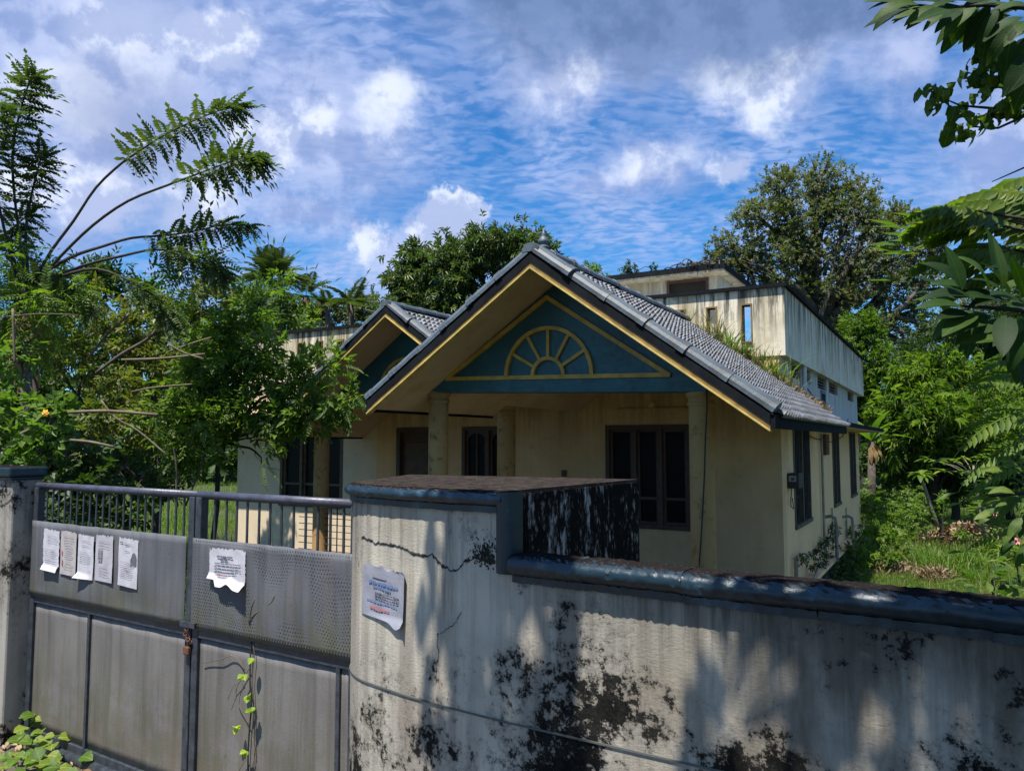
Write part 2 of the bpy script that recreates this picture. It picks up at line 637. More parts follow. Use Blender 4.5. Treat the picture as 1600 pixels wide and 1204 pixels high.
# ---- openings read from the photograph
w1a, w1z1 = fu(945.8, 664, 0); w1b, _ = fu(1079, 664, 0); _, w1z0 = fu(1040, 827, 0)
LINT = w1z1
SILL = w1z0
d1a, _ = fu(620, 667, 0); d1b, _ = fu(690, 667, 0)
w2a, _ = fu(722, 667, 0); w2b, _ = fu(803, 667, 0)
w3a, _ = fu(438.7, 700, 0); w3b, _ = fu(536, 700, 0)
front_holes = [(w1a, w1b, SILL, LINT), (d1a, d1b, FLOOR, LINT), (w2a, w2b, SILL, LINT), (w3a, w3b, SILL + .03, LINT)]
UL, _ = fu(372, 700, 0)
m = MB()
for l, r, z0, z1 in wall_cells(-6.2, 0, FLOOR, CEIL, front_holes):
    m.box((l, 0, z0), (r, 0.2, z1))
m.build('front_wall', M['cream'], house)
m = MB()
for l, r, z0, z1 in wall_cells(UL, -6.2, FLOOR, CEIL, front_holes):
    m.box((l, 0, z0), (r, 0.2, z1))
m.build('front_wall', M['wing'], house, label='left wing wall, cream plaster with its skylight painted in')

side_w = []
for (pa, pb) in [(1239, 1264.5), (1300, 1310.5), (1327, 1336)]:
    side_w.append((su(pa, 700, 0)[0], su(pb, 700, 0)[0]))
VB = 9.0
vents = []
for (pa, pb, y0, y1) in [(1236, 1250, 560, 577), (1257.5, 1266, 570, 586), (1277, 1291, 583, 596), (1295, 1308, 591, 603), (1324, 1333, 606, 617)]:
    a, zt = su(pa, y0, 0); b, _ = su(pb, y0, 0); _, zb = su(pa, y1 - 3, 0)
    vents.append((a, b, min(zb, CEIL - .30), CEIL - .11))
va, vzt = su(1282, 609, 0); vb2, _ = su(1289, 609, 0); _, vzb = su(1285, 633, 0)
side_holes = [(a, b, SILL, LINT) for a, b in side_w] + vents + [(va, vb2, vzb, vzt)]
m = MB()
for l, r, z0, z1 in wall_cells(0.2, VB, FLOOR, E + 0.24, side_holes):
    m.box((-0.2, l, z0), (0, r, z1))
m.build('side_wall', M['cream_side'], house)
m = MB()
for l, r, z0, z1 in wall_cells(0.2, VB, E + 0.24, CEIL, side_holes):
    m.box((-0.2, l, z0), (0, r, z1))
m.build('upper_side_wall', M['white_wall'], house)
m = MB()
m.box((UL, 0.2, FLOOR), (UL + 0.2, VB, CEIL)).box((UL + .2, VB - 0.2, FLOOR), (-0.2, VB, CEIL))
m.build('rear_wall', M['cream_side'], house)
m = MB()
m.box((UL - 0.12, -0.12, 0), (0.1, VB + 0.1, FLOOR - 0.05)).box((-3.4, -3.9, 0), (0.1, -0.12, FLOOR - 0.05)).box((-6.5, -1.7, 0), (-3.4, -0.12, FLOOR - .05))
m.build('plinth', M['plinth'], house)
MB().box((0.0, -0.16, FLOOR - 0.05), (0.16, VB + 0.14, FLOOR)).build('plinth_ledge', M['cream_side'], house)
m = MB()
m.box((UL - 0.16, -0.16, FLOOR - 0.05), (0.0, VB + 0.14, FLOOR)).box((-3.44, -3.94, FLOOR - 0.05), (0.14, -0.16, FLOOR)).box((-6.54, -1.74, FLOOR - 0.05), (-3.44, -0.16, FLOOR))
m.build('floor_slab', M['floor'], house)


# ---- windows
def window(name, f, a0, a1, z0, z1, lights, mat, transom=0.27, bars=False, arch=False, parent=house, label=None):
    """f(a, out, z) -> local point; frame with sashes, panes as sub-parts"""
    def bx(mb, aa, ab, oa, ob, za, zb):
        p, q = f(aa, oa, za), f(ab, ob, zb)
        mb.box(p, q)
    fr = MB()
    w = 0.055
    bx(fr, a0, a1, -0.13, 0.012, z1 - w, z1)
    bx(fr, a0, a1, -0.13, 0.03, z0, z0 + w)
    bx(fr, a0, a0 + w, -0.13, 0.012, z0 + w, z1 - w)
    bx(fr, a1 - w, a1, -0.13, 0.012, z0 + w, z1 - w)
    n = lights
    step = (a1 - a0 - 2 * w) / n
    panes = []
    for i in range(n):
        l = a0 + w + step * i
        r = l + step
        if i:
            bx(fr, l - 0.028, l + 0.028, -0.13, 0.012, z0 + w, z1 - w)
        l2, r2 = l + (0.028 if i else 0), r - (0.028 if i < n - 1 else 0)
        s = 0.038
        zb, zt = z0 + w, z1 - w
        bx(fr, l2, l2 + s, -0.09, -0.03, zb, zt)
        bx(fr, r2 - s, r2, -0.09, -0.03, zb, zt)
        bx(fr, l2 + s, r2 - s, -0.09, -0.03, zb, zb + s)
        bx(fr, l2 + s, r2 - s, -0.09, -0.03, zt - s, zt)
        zm = zb + (zt - zb) * transom
        bx(fr, l2 + s, r2 - s, -0.088, -0.032, zm - 0.018, zm + 0.018)
        if arch:
            cx, rx = (l2 + r2) / 2, (r2 - l2) / 2 - s
            poly = [f(cx + rx * math.cos(k * math.pi / 8), -0.085, zt - s - 0.10 + 0.10 * math.sin(k * math.pi / 8)) for k in range(9)]
            for k in range(8):
                p, q = poly[k], poly[k + 1]
                fr.prism([p, q, Vector((q[0], q[1], zt - s + .002)), Vector((p[0], p[1], zt - s + .002))], f(0, 0.05, 0) - f(0, 0, 0))
            bx(fr, cx - 0.012, cx + 0.012, -0.082, -0.04, zb + s, zt - s)
        panes += [(l2 + s, r2 - s, zb + s, zm - 0.018), (l2 + s, r2 - s, zm + 0.018, zt - s)]
    o = fr.build(name, mat, parent, label=label)
    for (l, r, za, zb) in panes:
        pb = MB()
        bx(pb, l, r, -0.070, -0.062, za, zb)
        pb.build('pane', M['glass'], o)
    if bars:
        k = int((a1 - a0) / 0.11)
        for i in range(1, k):
            bb = MB()
            x = a0 + (a1 - a0) * i / k
            bb.tube([f(x, -0.02, z0 + w), f(x, -0.02, z1 - w)], 0.008, 6)
            bb.build('window_bar', M['iron'], o)
    dk = MB()
    bx(dk, a0, a1, -0.30, -0.205, z0, z1)
    dk.build('room_darkness', M['inside'], o)  # dark sheet painting the unlit room behind the panes
    return o


FRONT = lambda a, o, z: Vector((a, -o, z))
SIDE = lambda a, o, z: Vector((o, a, z))
window('window', FRONT, w1a, w1b, SILL, LINT, 3, M['wood'])
window('window', FRONT, w2a, w2b, SILL, LINT, 2, M['wood'], arch=True)
window('window', FRONT, w3a, w3b, SILL + 0.03, LINT, 3, M['wood_side'])
for a, b in side_w:
    window('window', SIDE, a, b, SILL, LINT, 2 if b - a > 1.2 else 2, M['wood_side'], bars=True)
window('window', SIDE, va, vb2, vzb, vzt, 1, simple('blue_grey_frame', (0.05, 0.08, 0.11), 0.5))
for (a, b, z0, z1) in vents:
    mm = MB()
    mm.box((-0.16, a, z0), (-0.10, b, z1))
    o = mm.build('vent', M['inside'], house)
    for k in range(1, 4):
        z = z0 + (z1 - z0) * k / 4
        mm = MB()
        mm.box((-0.095, a, z - .008), (-0.03, b, z + .008))
        mm.build('louvre', M['wood_side'], o)
# door
fr = MB()
fr.box((d1a, -0.012, FLOOR), (d1a + 0.07, 0.12, LINT)).box((d1b - 0.07, -0.012, FLOOR), (d1b, 0.12, LINT)).box((d1a + .07, -0.012, LINT - 0.07), (d1b - .07, 0.12, LINT))
dm = MB()
dm.box((d1a + 0.07, 0.05, FLOOR), (d1b - 0.07, 0.09, LINT - 0.07))
door = dm.build('door', M['wood'], house)
fr.build('door_frame', M['wood'], door)
for (ka, kb) in [(0.08, 0.36), (0.42, 0.92)]:
    pm = MB()
    hh = LINT - 0.07 - FLOOR
    pm.box((d1a + 0.15, 0.035, FLOOR + hh * ka), (d1b - 0.15, 0.05, FLOOR + hh * kb))
    pm.build('door_panel', M['wood'], door, bevel=0.008)
pm = MB().tube([(d1b - 0.12, 0.02, FLOOR + .95), (d1b - 0.12, 0.02, FLOOR + 1.08)], 0.01)
pm.build('handle', M['iron'], door)

# small fittings on the front wall
u0, zz = fu(966, 640, 0); u1, z2 = fu(1079, 641, 0)
MB().box((u0, -0.03, zz - 0.012), (u1, -0.002, zz + 0.012)).build('lintel_band', M['cream'], house)
u0, zz = fu(1018, 632, 0)
lb = MB().lathe((0, 0, 0), [(0.05, 0), (0.05, 0.02), (0.03, 0.035), (0.01, 0.04)], 16).build('lamp_base', M['cream'], house)
lb.rotation_euler = (math.pi / 2, 0, 0)
lb.location = (u0, -0.001, zz)
u0, zz = fu(882, 739, 0)
MB().box((u0 - .035, -0.03, zz - .045), (u0 + .035, -0.001, zz + .045)).build('switch_box', M['wood'], house, bevel=0.004)

# ---- columns
def column(px, v, zt, ringcol=None, wpx=None, label=None):
    u, _ = fu(px, 690, v)
    Yc = (HO + HU * u + HV * v).y
    r = 0.5 * wpx * Yc / 1200
    m = MB()
    prof = [(r * 1.25, 0), (r * 1.25, 0.10), (r * 1.12, 0.13), (r * 1.02, 0.18), (r, 0.25)]
    H = zt - FLOOR
    k = 7
    for i in range(1, k):
        prof.append((r * (1 - 0.02 * i / k), 0.25 + (H - 0.25 - 0.13) * i / k))
    prof += [(r * 0.98, H - 0.115), (r * 1.10, H - 0.105), (r * 1.10, H - 0.085), (r * 1.02, H - 0.075), (r * 1.04, H - 0.05), (r * 1.22, H - 0.03), (r * 1.22, H)]
    m.lathe((u, v, FLOOR), prof, 28)
    co = m.build('column', M['column'], house, smooth=True, label=label)
    md = co.modifiers.new('edges', 'EDGE_SPLIT')
    md.split_angle = R(28)
    return u


PV = -3.6
bl_u, bl_z = fu(662, 612.5, PV)
br_u, br_z = fu(1114, 612, PV)
COL_V = -3.5
column(1096.5, COL_V, br_z + 0.005, wpx=39)
column(685, COL_V, bl_z + 0.005, wpx=31.5)
MU, MZ = fu(791, 632, -1.41)
column(791, -1.41, MZ, wpx=29)
column(503, -1.41, MZ + .02, wpx=24)

# ---- main gable roof
AU, AZ = fu(830, 397, -4.2)
_, EZr = fu(1204, 646, -4.2)
EUr, _ = fu(1204, 650, -4.2)
EUl, EZl = fu(576, 626, -4.2)
SL = (AZ - EZr) / (EUr - AU)
SLl = (AZ - EZl) / (AU - EUl)
GV0, GV1 = -4.2, 0.0
TH = 0.075
roof = MB()
roof.prism([(AU, GV0 + .02, AZ - TH), (EUr, GV0 + .02, EZr - TH), (EUr, GV0 + .02, EZr), (AU, GV0 + .02, AZ)], (0, GV1 - GV0 - .02, 0))
VAL = -2.66
zval = AZ - SLl * (AU - VAL)
roof.prism([(AU, GV0 + .02, AZ - TH), (AU, GV0 + .02, AZ), (EUl, GV0 + .02, EZl), (EUl, GV0 + .02, EZl - TH)], (0, -2.0 - GV0 - .02, 0))
roof.prism([(AU, -2.0, AZ - TH), (AU, -2.0, AZ), (VAL, -2.0, zval), (VAL, -2.0, zval - TH)], (0, 2.0, 0))
gable = roof.build('gable_roof', M['soffit'], house)

# small gable roof
SV0 = -2.1
BU, BZ = fu(604, 480, SV0)
SL2 = 0.715
BUl = BU - 2.15
BZl = BZ - SL2 * 2.15
VAL2 = VAL
roof = MB()
roof.prism([(BU, SV0 + .02, BZ - TH), (BU, SV0 + .02, BZ), (BUl, SV0 + .02, BZl), (BUl, SV0 + .02, BZl - TH)], (0, -SV0 - .02, 0))
zv2 = BZ - SL2 * (VAL2 - BU)
roof.prism([(BU, SV0 + .02, BZ - TH), (VAL2, SV0 + .02, zv2 - TH), (VAL2, SV0 + .02, zv2), (BU, SV0 + .02, BZ)], (0, -SV0 - .02, 0))
gable2 = roof.build('gable_roof', M['soffit'], house)


def tile_field(parent, p0, across, down, na, nd):
    """p0 upper corner, across/down = step vectors for one tile; ribbed pressed tiles, lower lip raised"""
    across, down = Vector(across), Vector(down)
    nrm = across.cross(down).normalized()
    if nrm.z < 0:
        nrm = -nrm
    V, F = [], []
    prof = [(0.0, 0.0), (0.10, 0.004), (0.24, 0.024), (0.40, 0.032), (0.56, 0.032), (0.72, 0.024), (0.86, 0.004), (1.0, 0.0)]
    n = len(prof)
    r = random.Random(5)
    for j in range(nd):
        for i in range(na):
            b = Vector(p0) + across * i + down * j
            lift = 0.020 + r.uniform(0, 0.012)
            jit = r.uniform(-0.006, 0.006)
            o = len(V)
            for (s, h) in prof:
                V.append(b + across * s + nrm * (h * 0.75 + 0.006))
            for (s, h) in prof:
                V.append(b + across * s + down * (1.12 + jit) + nrm * (h + lift))
            for (s, h) in prof:
                V.append(b + across * s + down * (1.10 + jit) + nrm * (h * 0.2 + 0.004))
            for k in range(n - 1):
                F.append((o + k, o + k + 1, o + n + k + 1, o + n + k))
                F.append((o + n + k, o + n + k + 1, o + 2 * n + k + 1, o + 2 * n + k))
    me = bpy.data.meshes.new('roof_tiles')
    me.from_pydata(V, [], F)
    link('roof_tiles', me, M['roof_tile'], parent, kind='stuff')


def slope_tiles(parent, ridge_u, ridge_z, sl, sgn, length, v0, v1):
    """tiles on one slope; sgn +1 falls to the right"""
    dx = 0.115 / math.sqrt(1 + sl * sl)
    down = (sgn * dx, 0, -sl * dx)
    nd = int(round(length / dx))
    na = int(round((v1 - v0) / 0.105))
    tile_field(parent, (ridge_u + sgn * 0.02, v0, ridge_z - .01), (0, (v1 - v0) / na, 0), down, na, nd)


slope_tiles(gable, AU, AZ, SL, 1, EUr - AU, GV0 + 0.12, -0.02)
slope_tiles(gable, AU, AZ, SLl, -1, AU - EUl, GV0 + 0.12, -2.0)
slope_tiles(gable, AU, AZ, SLl, -1, AU - VAL, -2.0, -0.02)
slope_tiles(gable2, BU, BZ, SL2, 1, VAL2 - BU, SV0 + 0.12, -0.02)
slope_tiles(gable2, BU, BZ, SL2, -1, 2.15, SV0 + 0.12, -0.02)


def cap_tile_mesh(L, r0, r1, name):
    """half-round tile along +x, wider at the lower end, with a collar, hollow underneath"""
    m = MB()
    k = 9
    th = [math.pi * (-0.06 + 1.12 * i / (k - 1)) for i in range(k)]
    sec = [(0, r0), (L * 0.86, r1 * 0.97), (L * 0.87, r1 * 1.06), (L * 1.06, r1 * 1.08)]
    vs, fs = [], []
    for (x, r) in sec:
        for a in th:
            vs.append((x, r * math.cos(a), r * 0.80 * math.sin(a)))
    for i in range(len(sec) - 1):
        for j in range(k - 1):
            fs.append((i * k + j, i * k + j + 1, (i + 1) * k + j + 1, (i + 1) * k + j))
    fs.append(tuple(range((len(sec) - 1) * k, len(sec) * k)))
    fs.append(tuple(range(k)))
    m.add(vs, fs)
    me = m.mesh(name)
    me.materials.append(M['barge_tile'])
    return me


cap_me = cap_tile_mesh(0.36, 0.078, 0.084, 'cap_tile')


def run_tiles(parent, a, b, name, side, rr=random.Random(3)):
    """cap tiles from a (upper) to b (lower)"""
    a, b = Vector(a), Vector(b)
    n = max(1, round((b - a).length / 0.36))
    t = (b - a) / n
    x = t.normalized()
    y = Vector(side) - x * Vector(side).dot(x)
    y.normalize()
    z = x.cross(y)
    if z.z < 0:
        y = -y
        z = x.cross(y)
    mat = Matrix((x, y, z)).transposed().to_4x4()
    for i in range(n):
        o = bpy.data.objects.new(name, cap_me)
        col.objects.link(o)
        o.parent = parent
        o.matrix_local = Matrix.Translation(a + t * i + z * rr.uniform(-.006, .006) + y * rr.uniform(-.006, .006)) @ mat @ Matrix.Rotation(rr.uniform(-.03, .03), 4, 'Z') @ Matrix.Diagonal((t.length / 0.36, 1, 1, 1))


BV = GV0 + 0.055
run_tiles(gable, (AU, GV0 - .02, AZ + .035), (AU, -0.02, AZ + .035), 'ridge_tile', (1, 0, 0))
run_tiles(gable, (AU + .03, BV, AZ + .015), (EUr + 0.0, BV, EZr + .03), 'barge_tile', (0, 1, 0))
run_tiles(gable, (AU - .03, BV, AZ + .015), (EUl - 0.0, BV, EZl + .03), 'barge_tile', (0, 1, 0))
run_tiles(gable2, (BU, SV0 - .02, BZ + .035), (BU, -0.02, BZ + .035), 'ridge_tile', (1, 0, 0))
run_tiles(gable2, (BU + .03, SV0 + .055, BZ + .015), (VAL2 - .1, SV0 + .055, BZ - SL2 * (VAL2 - .1 - BU) + .03), 'barge_tile', (0, 1, 0))
run_tiles(gable2, (BU - .03, SV0 + .055, BZ + .015), (BUl, SV0 + .055, BZl + .03), 'barge_tile', (0, 1, 0))


def barge(parent, p_top, p_bot, v, sgn):
    """dark verge board with a yellow bead along its lower edge"""
    (ua, za), (ub, zb) = p_top, p_bot
    for nm, lo, hi, out, mt in (('verge_board', -0.070, 0.0, 0.0, 'dark_edge'), ('verge_strip', -0.108, -0.070, -0.006, 'ochre'), ('yellow_bead', -0.122, -0.108, 0.012, 'yellow_bead')):  # ochre on the strip paints in shade from the tiles above
        m = MB()
        m.prism([(ua, v - out, za + lo), (ub, v - out, zb + lo), (ub, v - out, zb + hi), (ua, v - out, za + hi)], (0, 0.05 + out, 0))
        m.build(nm, M[mt], parent)


barge(gable, (AU, AZ), (EUr, EZr), GV0 - .02, 1)
barge(gable, (AU, AZ), (EUl, EZl), GV0 - .02, -1)
barge(gable2, (BU, BZ), (VAL2 - .08, BZ - SL2 * (VAL2 - .08 - BU)), SV0 - .02, 1)
barge(gable2, (BU, BZ), (BUl, BZl), SV0 - .02, -1)
# eaves boards
MB().box((EUr, GV0, EZr - 0.10), (EUr + 0.03, 0, EZr - 0.005)).build('eaves_board', M['dark_edge'], gable)
MB().box((EUl - .03, GV0, EZl - 0.10), (EUl, -2.0, EZl - 0.005)).build('eaves_board', M['dark_edge'], gable)
MB().box((BUl - .03, SV0, BZl - 0.10), (BUl, 0, BZl - 0.005)).build('eaves_board', M['dark_edge'], gable2)
# valley lining
MB().prism([(VAL - .1, -2.0, zval + .10), (VAL, -2.0, zval + .03), (VAL + .1, -2.0, zval + .10), (VAL, -2, zval + .015)], (0, 2, 0)).build('valley_gutter', M['dark_edge'], gable)
# finial
MB().lathe((AU, GV0 + .22, AZ + .09), [(0.045, 0), (0.05, 0.02), (0.03, 0.035), (0.045, 0.05), (0.05, 0.065), (0.035, 0.09), (0.018, 0.115), (0.022, 0.125), (0.012, 0.14), (0.004, 0.17)], 14).build('finial', M['barge_tile'], gable, smooth=True)


# ---- gable panels
def gable_panel(v, pl, pr, apex, beam, name='gable_panel'):
    """pl, pr = bottom corners (u, z), apex = (u, z) of panel top"""
    m = MB()
    m.prism([(pl[0], v, pl[1]), (pr[0], v, pr[1]), (pr[0], v, pr[1] + 0.02), (apex[0], v, apex[1]), (pl[0], v, pl[1] + .02)], (0, 0.12, 0))
    return m.build(name, M['blue'], house)


ap_u = AU + 0.0
gp = gable_panel(PV, (bl_u, bl_z), (br_u + .12, br_z), (AU, AZ - TH - .005), None)


def trim_bar(parent, pts, v, w=0.035, closed=False, mat='yellow', proud=0.03, name='trim'):
    pts = [Vector((p[0], 0, p[1])) for p in pts]
    m = MB()
    n = len(pts)
    rng_ = range(n if closed else n - 1)
    for i in rng_:
        a, b = pts[i], pts[(i + 1) % n]
        t = (b - a).normalized()
        s = Vector((-t.z, 0, t.x)) * (w / 2)
        e = t * (w * 0.3 if closed or n == 2 else 0.004)
        k = 0.0006 * i
        q = [a - e - s, b + e - s, b + e + s, a - e + s]
        m.prism([Vector((p.x, v - proud - k, p.z)) for p in q], (0, proud + k, 0))
    return m.build(name, M[mat], parent)


def fan(parent, c, rx, v, gap=0.36, tilt=0.0):
    """half-round fan of yellow bars"""
    def arc(r, a0=0, a1=math.pi, k=20):
        return [(c[0] + r * math.cos(a0 + (a1 - a0) * i / k), c[1] + r * math.sin(a0 + (a1 - a0) * i / k) - tilt * r * math.cos(a0 + (a1 - a0) * i / k)) for i in range(k + 1)]
    trim_bar(parent, arc(rx), v, 0.034, name='fan_arc')
    trim_bar(parent, arc(rx * gap, k=12), v, 0.032, name='fan_arc')
    for i in range(1, 6):
        a = math.pi * i / 6
        r0, r1 = rx * gap + 0.015, rx - 0.015
        trim_bar(parent, [(c[0] + r0 * math.cos(a), c[1] + r0 * math.sin(a)), (c[0] + r1 * math.cos(a), c[1] + r1 * math.sin(a))], v - .0003, 0.028, name='fan_bar', proud=0.026)


tl = fu(700, 592, PV); tr = fu(1046, 585.5, PV); ta = fu(856, 465, PV)
trim_bar(gp, [tl, tr, ta], PV, 0.036, closed=True)
fc = fu(860, 586, PV)
fl_, fr_ = fu(793.5, 586, PV), fu(926, 586, PV)
fan(gp, ((fl_[0] + fr_[0]) / 2, fc[1]), (fr_[0] - fl_[0]) / 2, PV, tilt=(tl[1] - tr[1]) / (tr[0] - tl[0]))
# porch beam behind the panel's foot (front face slightly proud below the trim)
bm_ = MB()
bm_.hexa([(bl_u + .001, PV - 0.012, bl_z - .001), (br_u + .119, PV - 0.012, br_z - .001), (br_u + .119, PV + 0.20, br_z - .001), (bl_u + .001, PV + 0.20, bl_z - .001),
          (bl_u + .03, PV - 0.012, bl_z + 0.115), (br_u + .05, PV - 0.012, br_z + 0.115), (br_u + .05, PV + 0.20, br_z + 0.115), (bl_u + .03, PV + 0.20, bl_z + 0.115)])
bm_.build('porch_beam', M['blue'], house)
# side beams of the porch
MB().box((MU - .10, -2.34, MZ), (MU + .10, -0.02, MZ + .22)).build('porch_beam', M['blue'], house)
MB().box((-0.06, -3.4, br_z + .03), (0.10, -0.02, br_z + .20)).build('porch_beam', M['blue'], house)
# porch ceiling band above the front wall between roof and wall
PV2 = -1.5
q1 = fu(505, 606, PV2); q2 = fu(700, 640, PV2)
pz = MZ + .02
gp2 = gable_panel(PV2, (BU - 1.75, pz), (VAL2, pz), (BU, BZ - TH - .005), None)
m2 = trim_bar(gp2, [(BU - 1.38, pz + .17), (BU + 1.38, pz + .17), (BU, pz + .17 + 1.38 * SL2)], PV2, 0.036, closed=True)
fan(gp2, (BU - .10, pz + .17), 0.46, PV2)
MB().box((BU - 1.75, PV2 - .012, pz - .001), (VAL2 - .001, PV2 + .18, pz + .10)).build('porch_beam', M['blue'], house)
# pole sticking out beside the small ridge
a_ = fu(571, 484, SV0 + .3); b_ = fu(600, 491, SV0 + .3)
MB().tube([(a_[0], SV0 + .3, a_[1]), (b_[0], SV0 + .3, b_[1])], 0.012, 6).build('pole', M['iron'], gable2)

# ---- flat roof, parapets
OV = 0.08
PT = E + 1.873
ve, _ = su(1347.6, 560, OV)
MB().box((UL - OV, 0.12, CEIL - .10), (OV - .13, ve - .12, CEIL + .02)).build('terrace_slab', M['white_wall'], house)
slots = []
for (pa, pb, y0, y1) in [(1055, 1070, 480, 504), (1105, 1118.5, 475, 527), (1159.5, 1173, 472, 525), (467, 474.5, 524, 550), (497, 504.5, 521, 562), (529, 537, 520, 560)]:
    a, z1 = fu(pa, y0, -.02); b, _ = fu(pb, y0, -.02); _, z0 = fu(pa, y1, -.02)
    slots.append((a, b, PT - .64, PT - .19))
for k in range(2):
    a = UL + 0.35 + k * .62
m = MB()
for l, r, z0, z1 in wall_cells(UL - OV, OV, CEIL - .10, PT, slots):
    m.box((l, -0.02, z0), (r, 0.10, z1))
par = m.build('parapet', M['parapet'], house)
for (a, b, z0, z1) in slots:
    s = MB()
    w = 0.016
    s.box((a - w, -0.045, z0 - w), (a, 0.11, z1 + w)).box((b, -0.045, z0 - w), (b + w, 0.11, z1 + w)).box((a, -0.045, z1), (b, 0.11, z1 + w)).box((a, -0.045, z0 - w), (b, 0.11, z0))
    s.build('slot_frame', M['ochre'], par)
m = MB()
m.box((OV - .12, 0.10, CEIL - .10), (OV, ve, PT))
par2 = m.build('parapet', M['parapet'], house)
m = MB()
m.box((UL - OV, 0.10, CEIL - .10), (UL - OV + .12, ve, PT)).box((UL - OV + .12, ve - .12, CEIL - .10), (OV - .12, ve, PT))
par3 = m.build('parapet', M['parapet'], house)
cp = MB()
cp.box((UL - OV - .03, -0.06, PT), (OV + .04, 0.13, PT + .045))
cp.box((OV - .15, 0.13, PT), (OV + .04, ve + .03, PT + .045))
cp.box((UL - OV - .03, 0.13, PT), (UL - OV + .15, ve + .03, PT + .045)).box((UL - OV + .15, ve - .15, PT), (OV - .15, ve + .03, PT + .045))
cp.build('parapet_cap', M['dark_edge'], house)

# ---- stair head room
SR_V = 4.5
sc_u, sc_z = fu(1132, 410, SR_V)
sl2v, _ = su(1182, 448, sc_u)
sl_ = MB().box((sc_u - 5.2, SR_V, sc_z - .10), (sc_u, sl2v, sc_z))
sl_.build('stair_roof', M['dark_edge'], house)
MB().box((sc_u - 5.17, SR_V + .03, sc_z - .14), (sc_u - .03, sl2v - .03, sc_z - .10)).build('stair_roof_soffit', M['white_wall'], house)
wu, _ = fu(1124.5, 440, SR_V + .38)
ha, _ = fu(1042, 440, SR_V + .38); hb, _ = fu(1107, 440, SR_V + .38)
m = MB()
hole = (ha, hb, CEIL + .25, sc_z - .17)
for l, r, z0, z1 in wall_cells(sc_u - 4.8, wu, CEIL + .02, sc_z - .14, [hole]):
    m.box((l, SR_V + .38, z0), (r, SR_V + .53, z1))
m.box((wu - .15, SR_V + .53, CEIL + .02), (wu, sl2v - .35, sc_z - .14)).box((sc_u - 4.8, SR_V + .53, CEIL + .02), (sc_u - 4.65, sl2v - .35, sc_z - .14)).box((sc_u - 4.65, sl2v - .5, CEIL + .02), (wu - .15, sl2v - .35, sc_z - .14))
m.build('stair_room_wall', M['white_wall'], house)
o = MB().box((ha, SR_V + .42, hole[2]), (hb, SR_V + .46, hole[3])).build('stair_room_shutter', M['inside'], house)
m = MB()
m.box((ha, SR_V + .36, hole[3] - .05), (hb, SR_V + .42, hole[3])).box((ha, SR_V + .36, hole[2]), (ha + .05, SR_V + .42, hole[3] - .05)).box((hb - .05, SR_V + .36, hole[2]), (hb, SR_V + .42, hole[3] - .05))
m.build('shutter_frame', M['wood'], o)
for k in range(1, 7):
    z = hole[2] + (hole[3] - hole[2] - .05) * k / 7
    MB().box((ha + .05, SR_V + .395, z - .012), (hb - .05, SR_V + .42, z + .012)).build('slat', M['wood'], o)

# ---- sunshades
_, chz = su(1380, 673, .5)
MB().box((0.001, 0.02, chz - .02), (0.5, VB + .3, chz + .045)).build('sunshade', M['dark_edge'], house)
MB().box((0.002, 0.03, chz - .035), (0.48, VB + .28, chz - .02)).build('sunshade_underside', M['soffit'], house)
MB().box((UL - .05, -0.60, LINT + .10), (BUl + .15, -0.001, LINT + .16)).build('sunshade', M['cream'], house)

# ---- railing of the sit-out
rail = empty('railing')
rail.parent = house
ru0, _ = fu(470, 800, -1.41)
for rel, r in [(-0.80, .016), (-1.00, .006), (-1.07, .006), (-1.16, .006), (-1.25, .006), (-1.34, .006), (-1.43, .006), (-1.52, .006)]:
    MB().tube([(ru0 if rel < -.9 else fu(503, 780, -1.41)[0], -1.44, E + rel), (MU, -1.44, E + rel)], r, 6).build('rail', M['iron'], rail)
for px in (479, 527, 555, 575, 600):
    u, _ = fu(px, 800, -1.44)
    MB().tube([(u, -1.44, FLOOR), (u, -1.44, E - (.80 if px > 500 else 1.0))], .009, 6).build('baluster', M['iron'], rail)

# ---- pipes and fittings on the side wall
a, z1 = su(1256, 567, .05)
MB().tube([(0.05, a, z1), (0.05, a, E + .30)], 0.035, 10).build('down_pipe', M['white_paint'], house)
a, _ = su(1284, 700, .04)
MB().tube([(0.04, a, E + .12), (0.04, a, FLOOR + .25), (0.06, a + .05, FLOOR + .12), (0.08, a + .25, FLOOR + .04)], 0.018, 8).build('conduit', M['pipe'], house)
a0, za = su(1285, 676, .0); a1, zb = su(1291, 710, .0)
MB().box((0.0, a0, zb), (0.05, a1, E + .12)).build('vent_board', M['rust'], house)
for px, yy in ((1305, 806), (1331, 806)):
    a, zt = su(px, yy, .16)
    MB().tube([(0.0, a, zt - .02), (0.10, a, zt), (0.16, a, zt - .03), (0.17, a, zt - .12), (0.17, a, 0.1)], 0.026, 8).build('waste_pipe', M['pipe'], house)
for px in (1300, 1322):
    a, zt = su(px, 793, .03)
    MB().tube([(0.03, a, zt), (0.03, a, FLOOR + .02)], 0.014, 6).build('waste_pipe', M['pipe'], house)
a, zt = su(1245, 868, .05)
MB().tube([(0.05, a, FLOOR + .02), (0.05, a, zt), (0.07, a + .06, zt + .01), (0.07, a + .42, zt - .02), (0.12, a + .45, zt - .05)], 0.013, 8).build('water_pipe', M['pipe'], house)
MB().tube([(0.05, a - .12, zt - .02), (0.05, a - .12, zt - .3), (0.12, a, zt - .42), (0.2, a + .3, zt - .5)], 0.015, 8).build('water_pipe', M['pipe'], house)
a2, zt2 = su(1284, 832, .1)
MB().tube([(0.12, a, zt - .5), (0.14, (a + a2) / 2, zt - .34), (0.1, a2, zt2 - .2), (0.1, a2 + 2.0, zt2 - .16)], 0.013, 8).build('water_pipe', M['pipe'], house)


def h2w(u, v, zl):
    return HO + HU * u + HV * v + Vector((0, 0, zl + GZ))


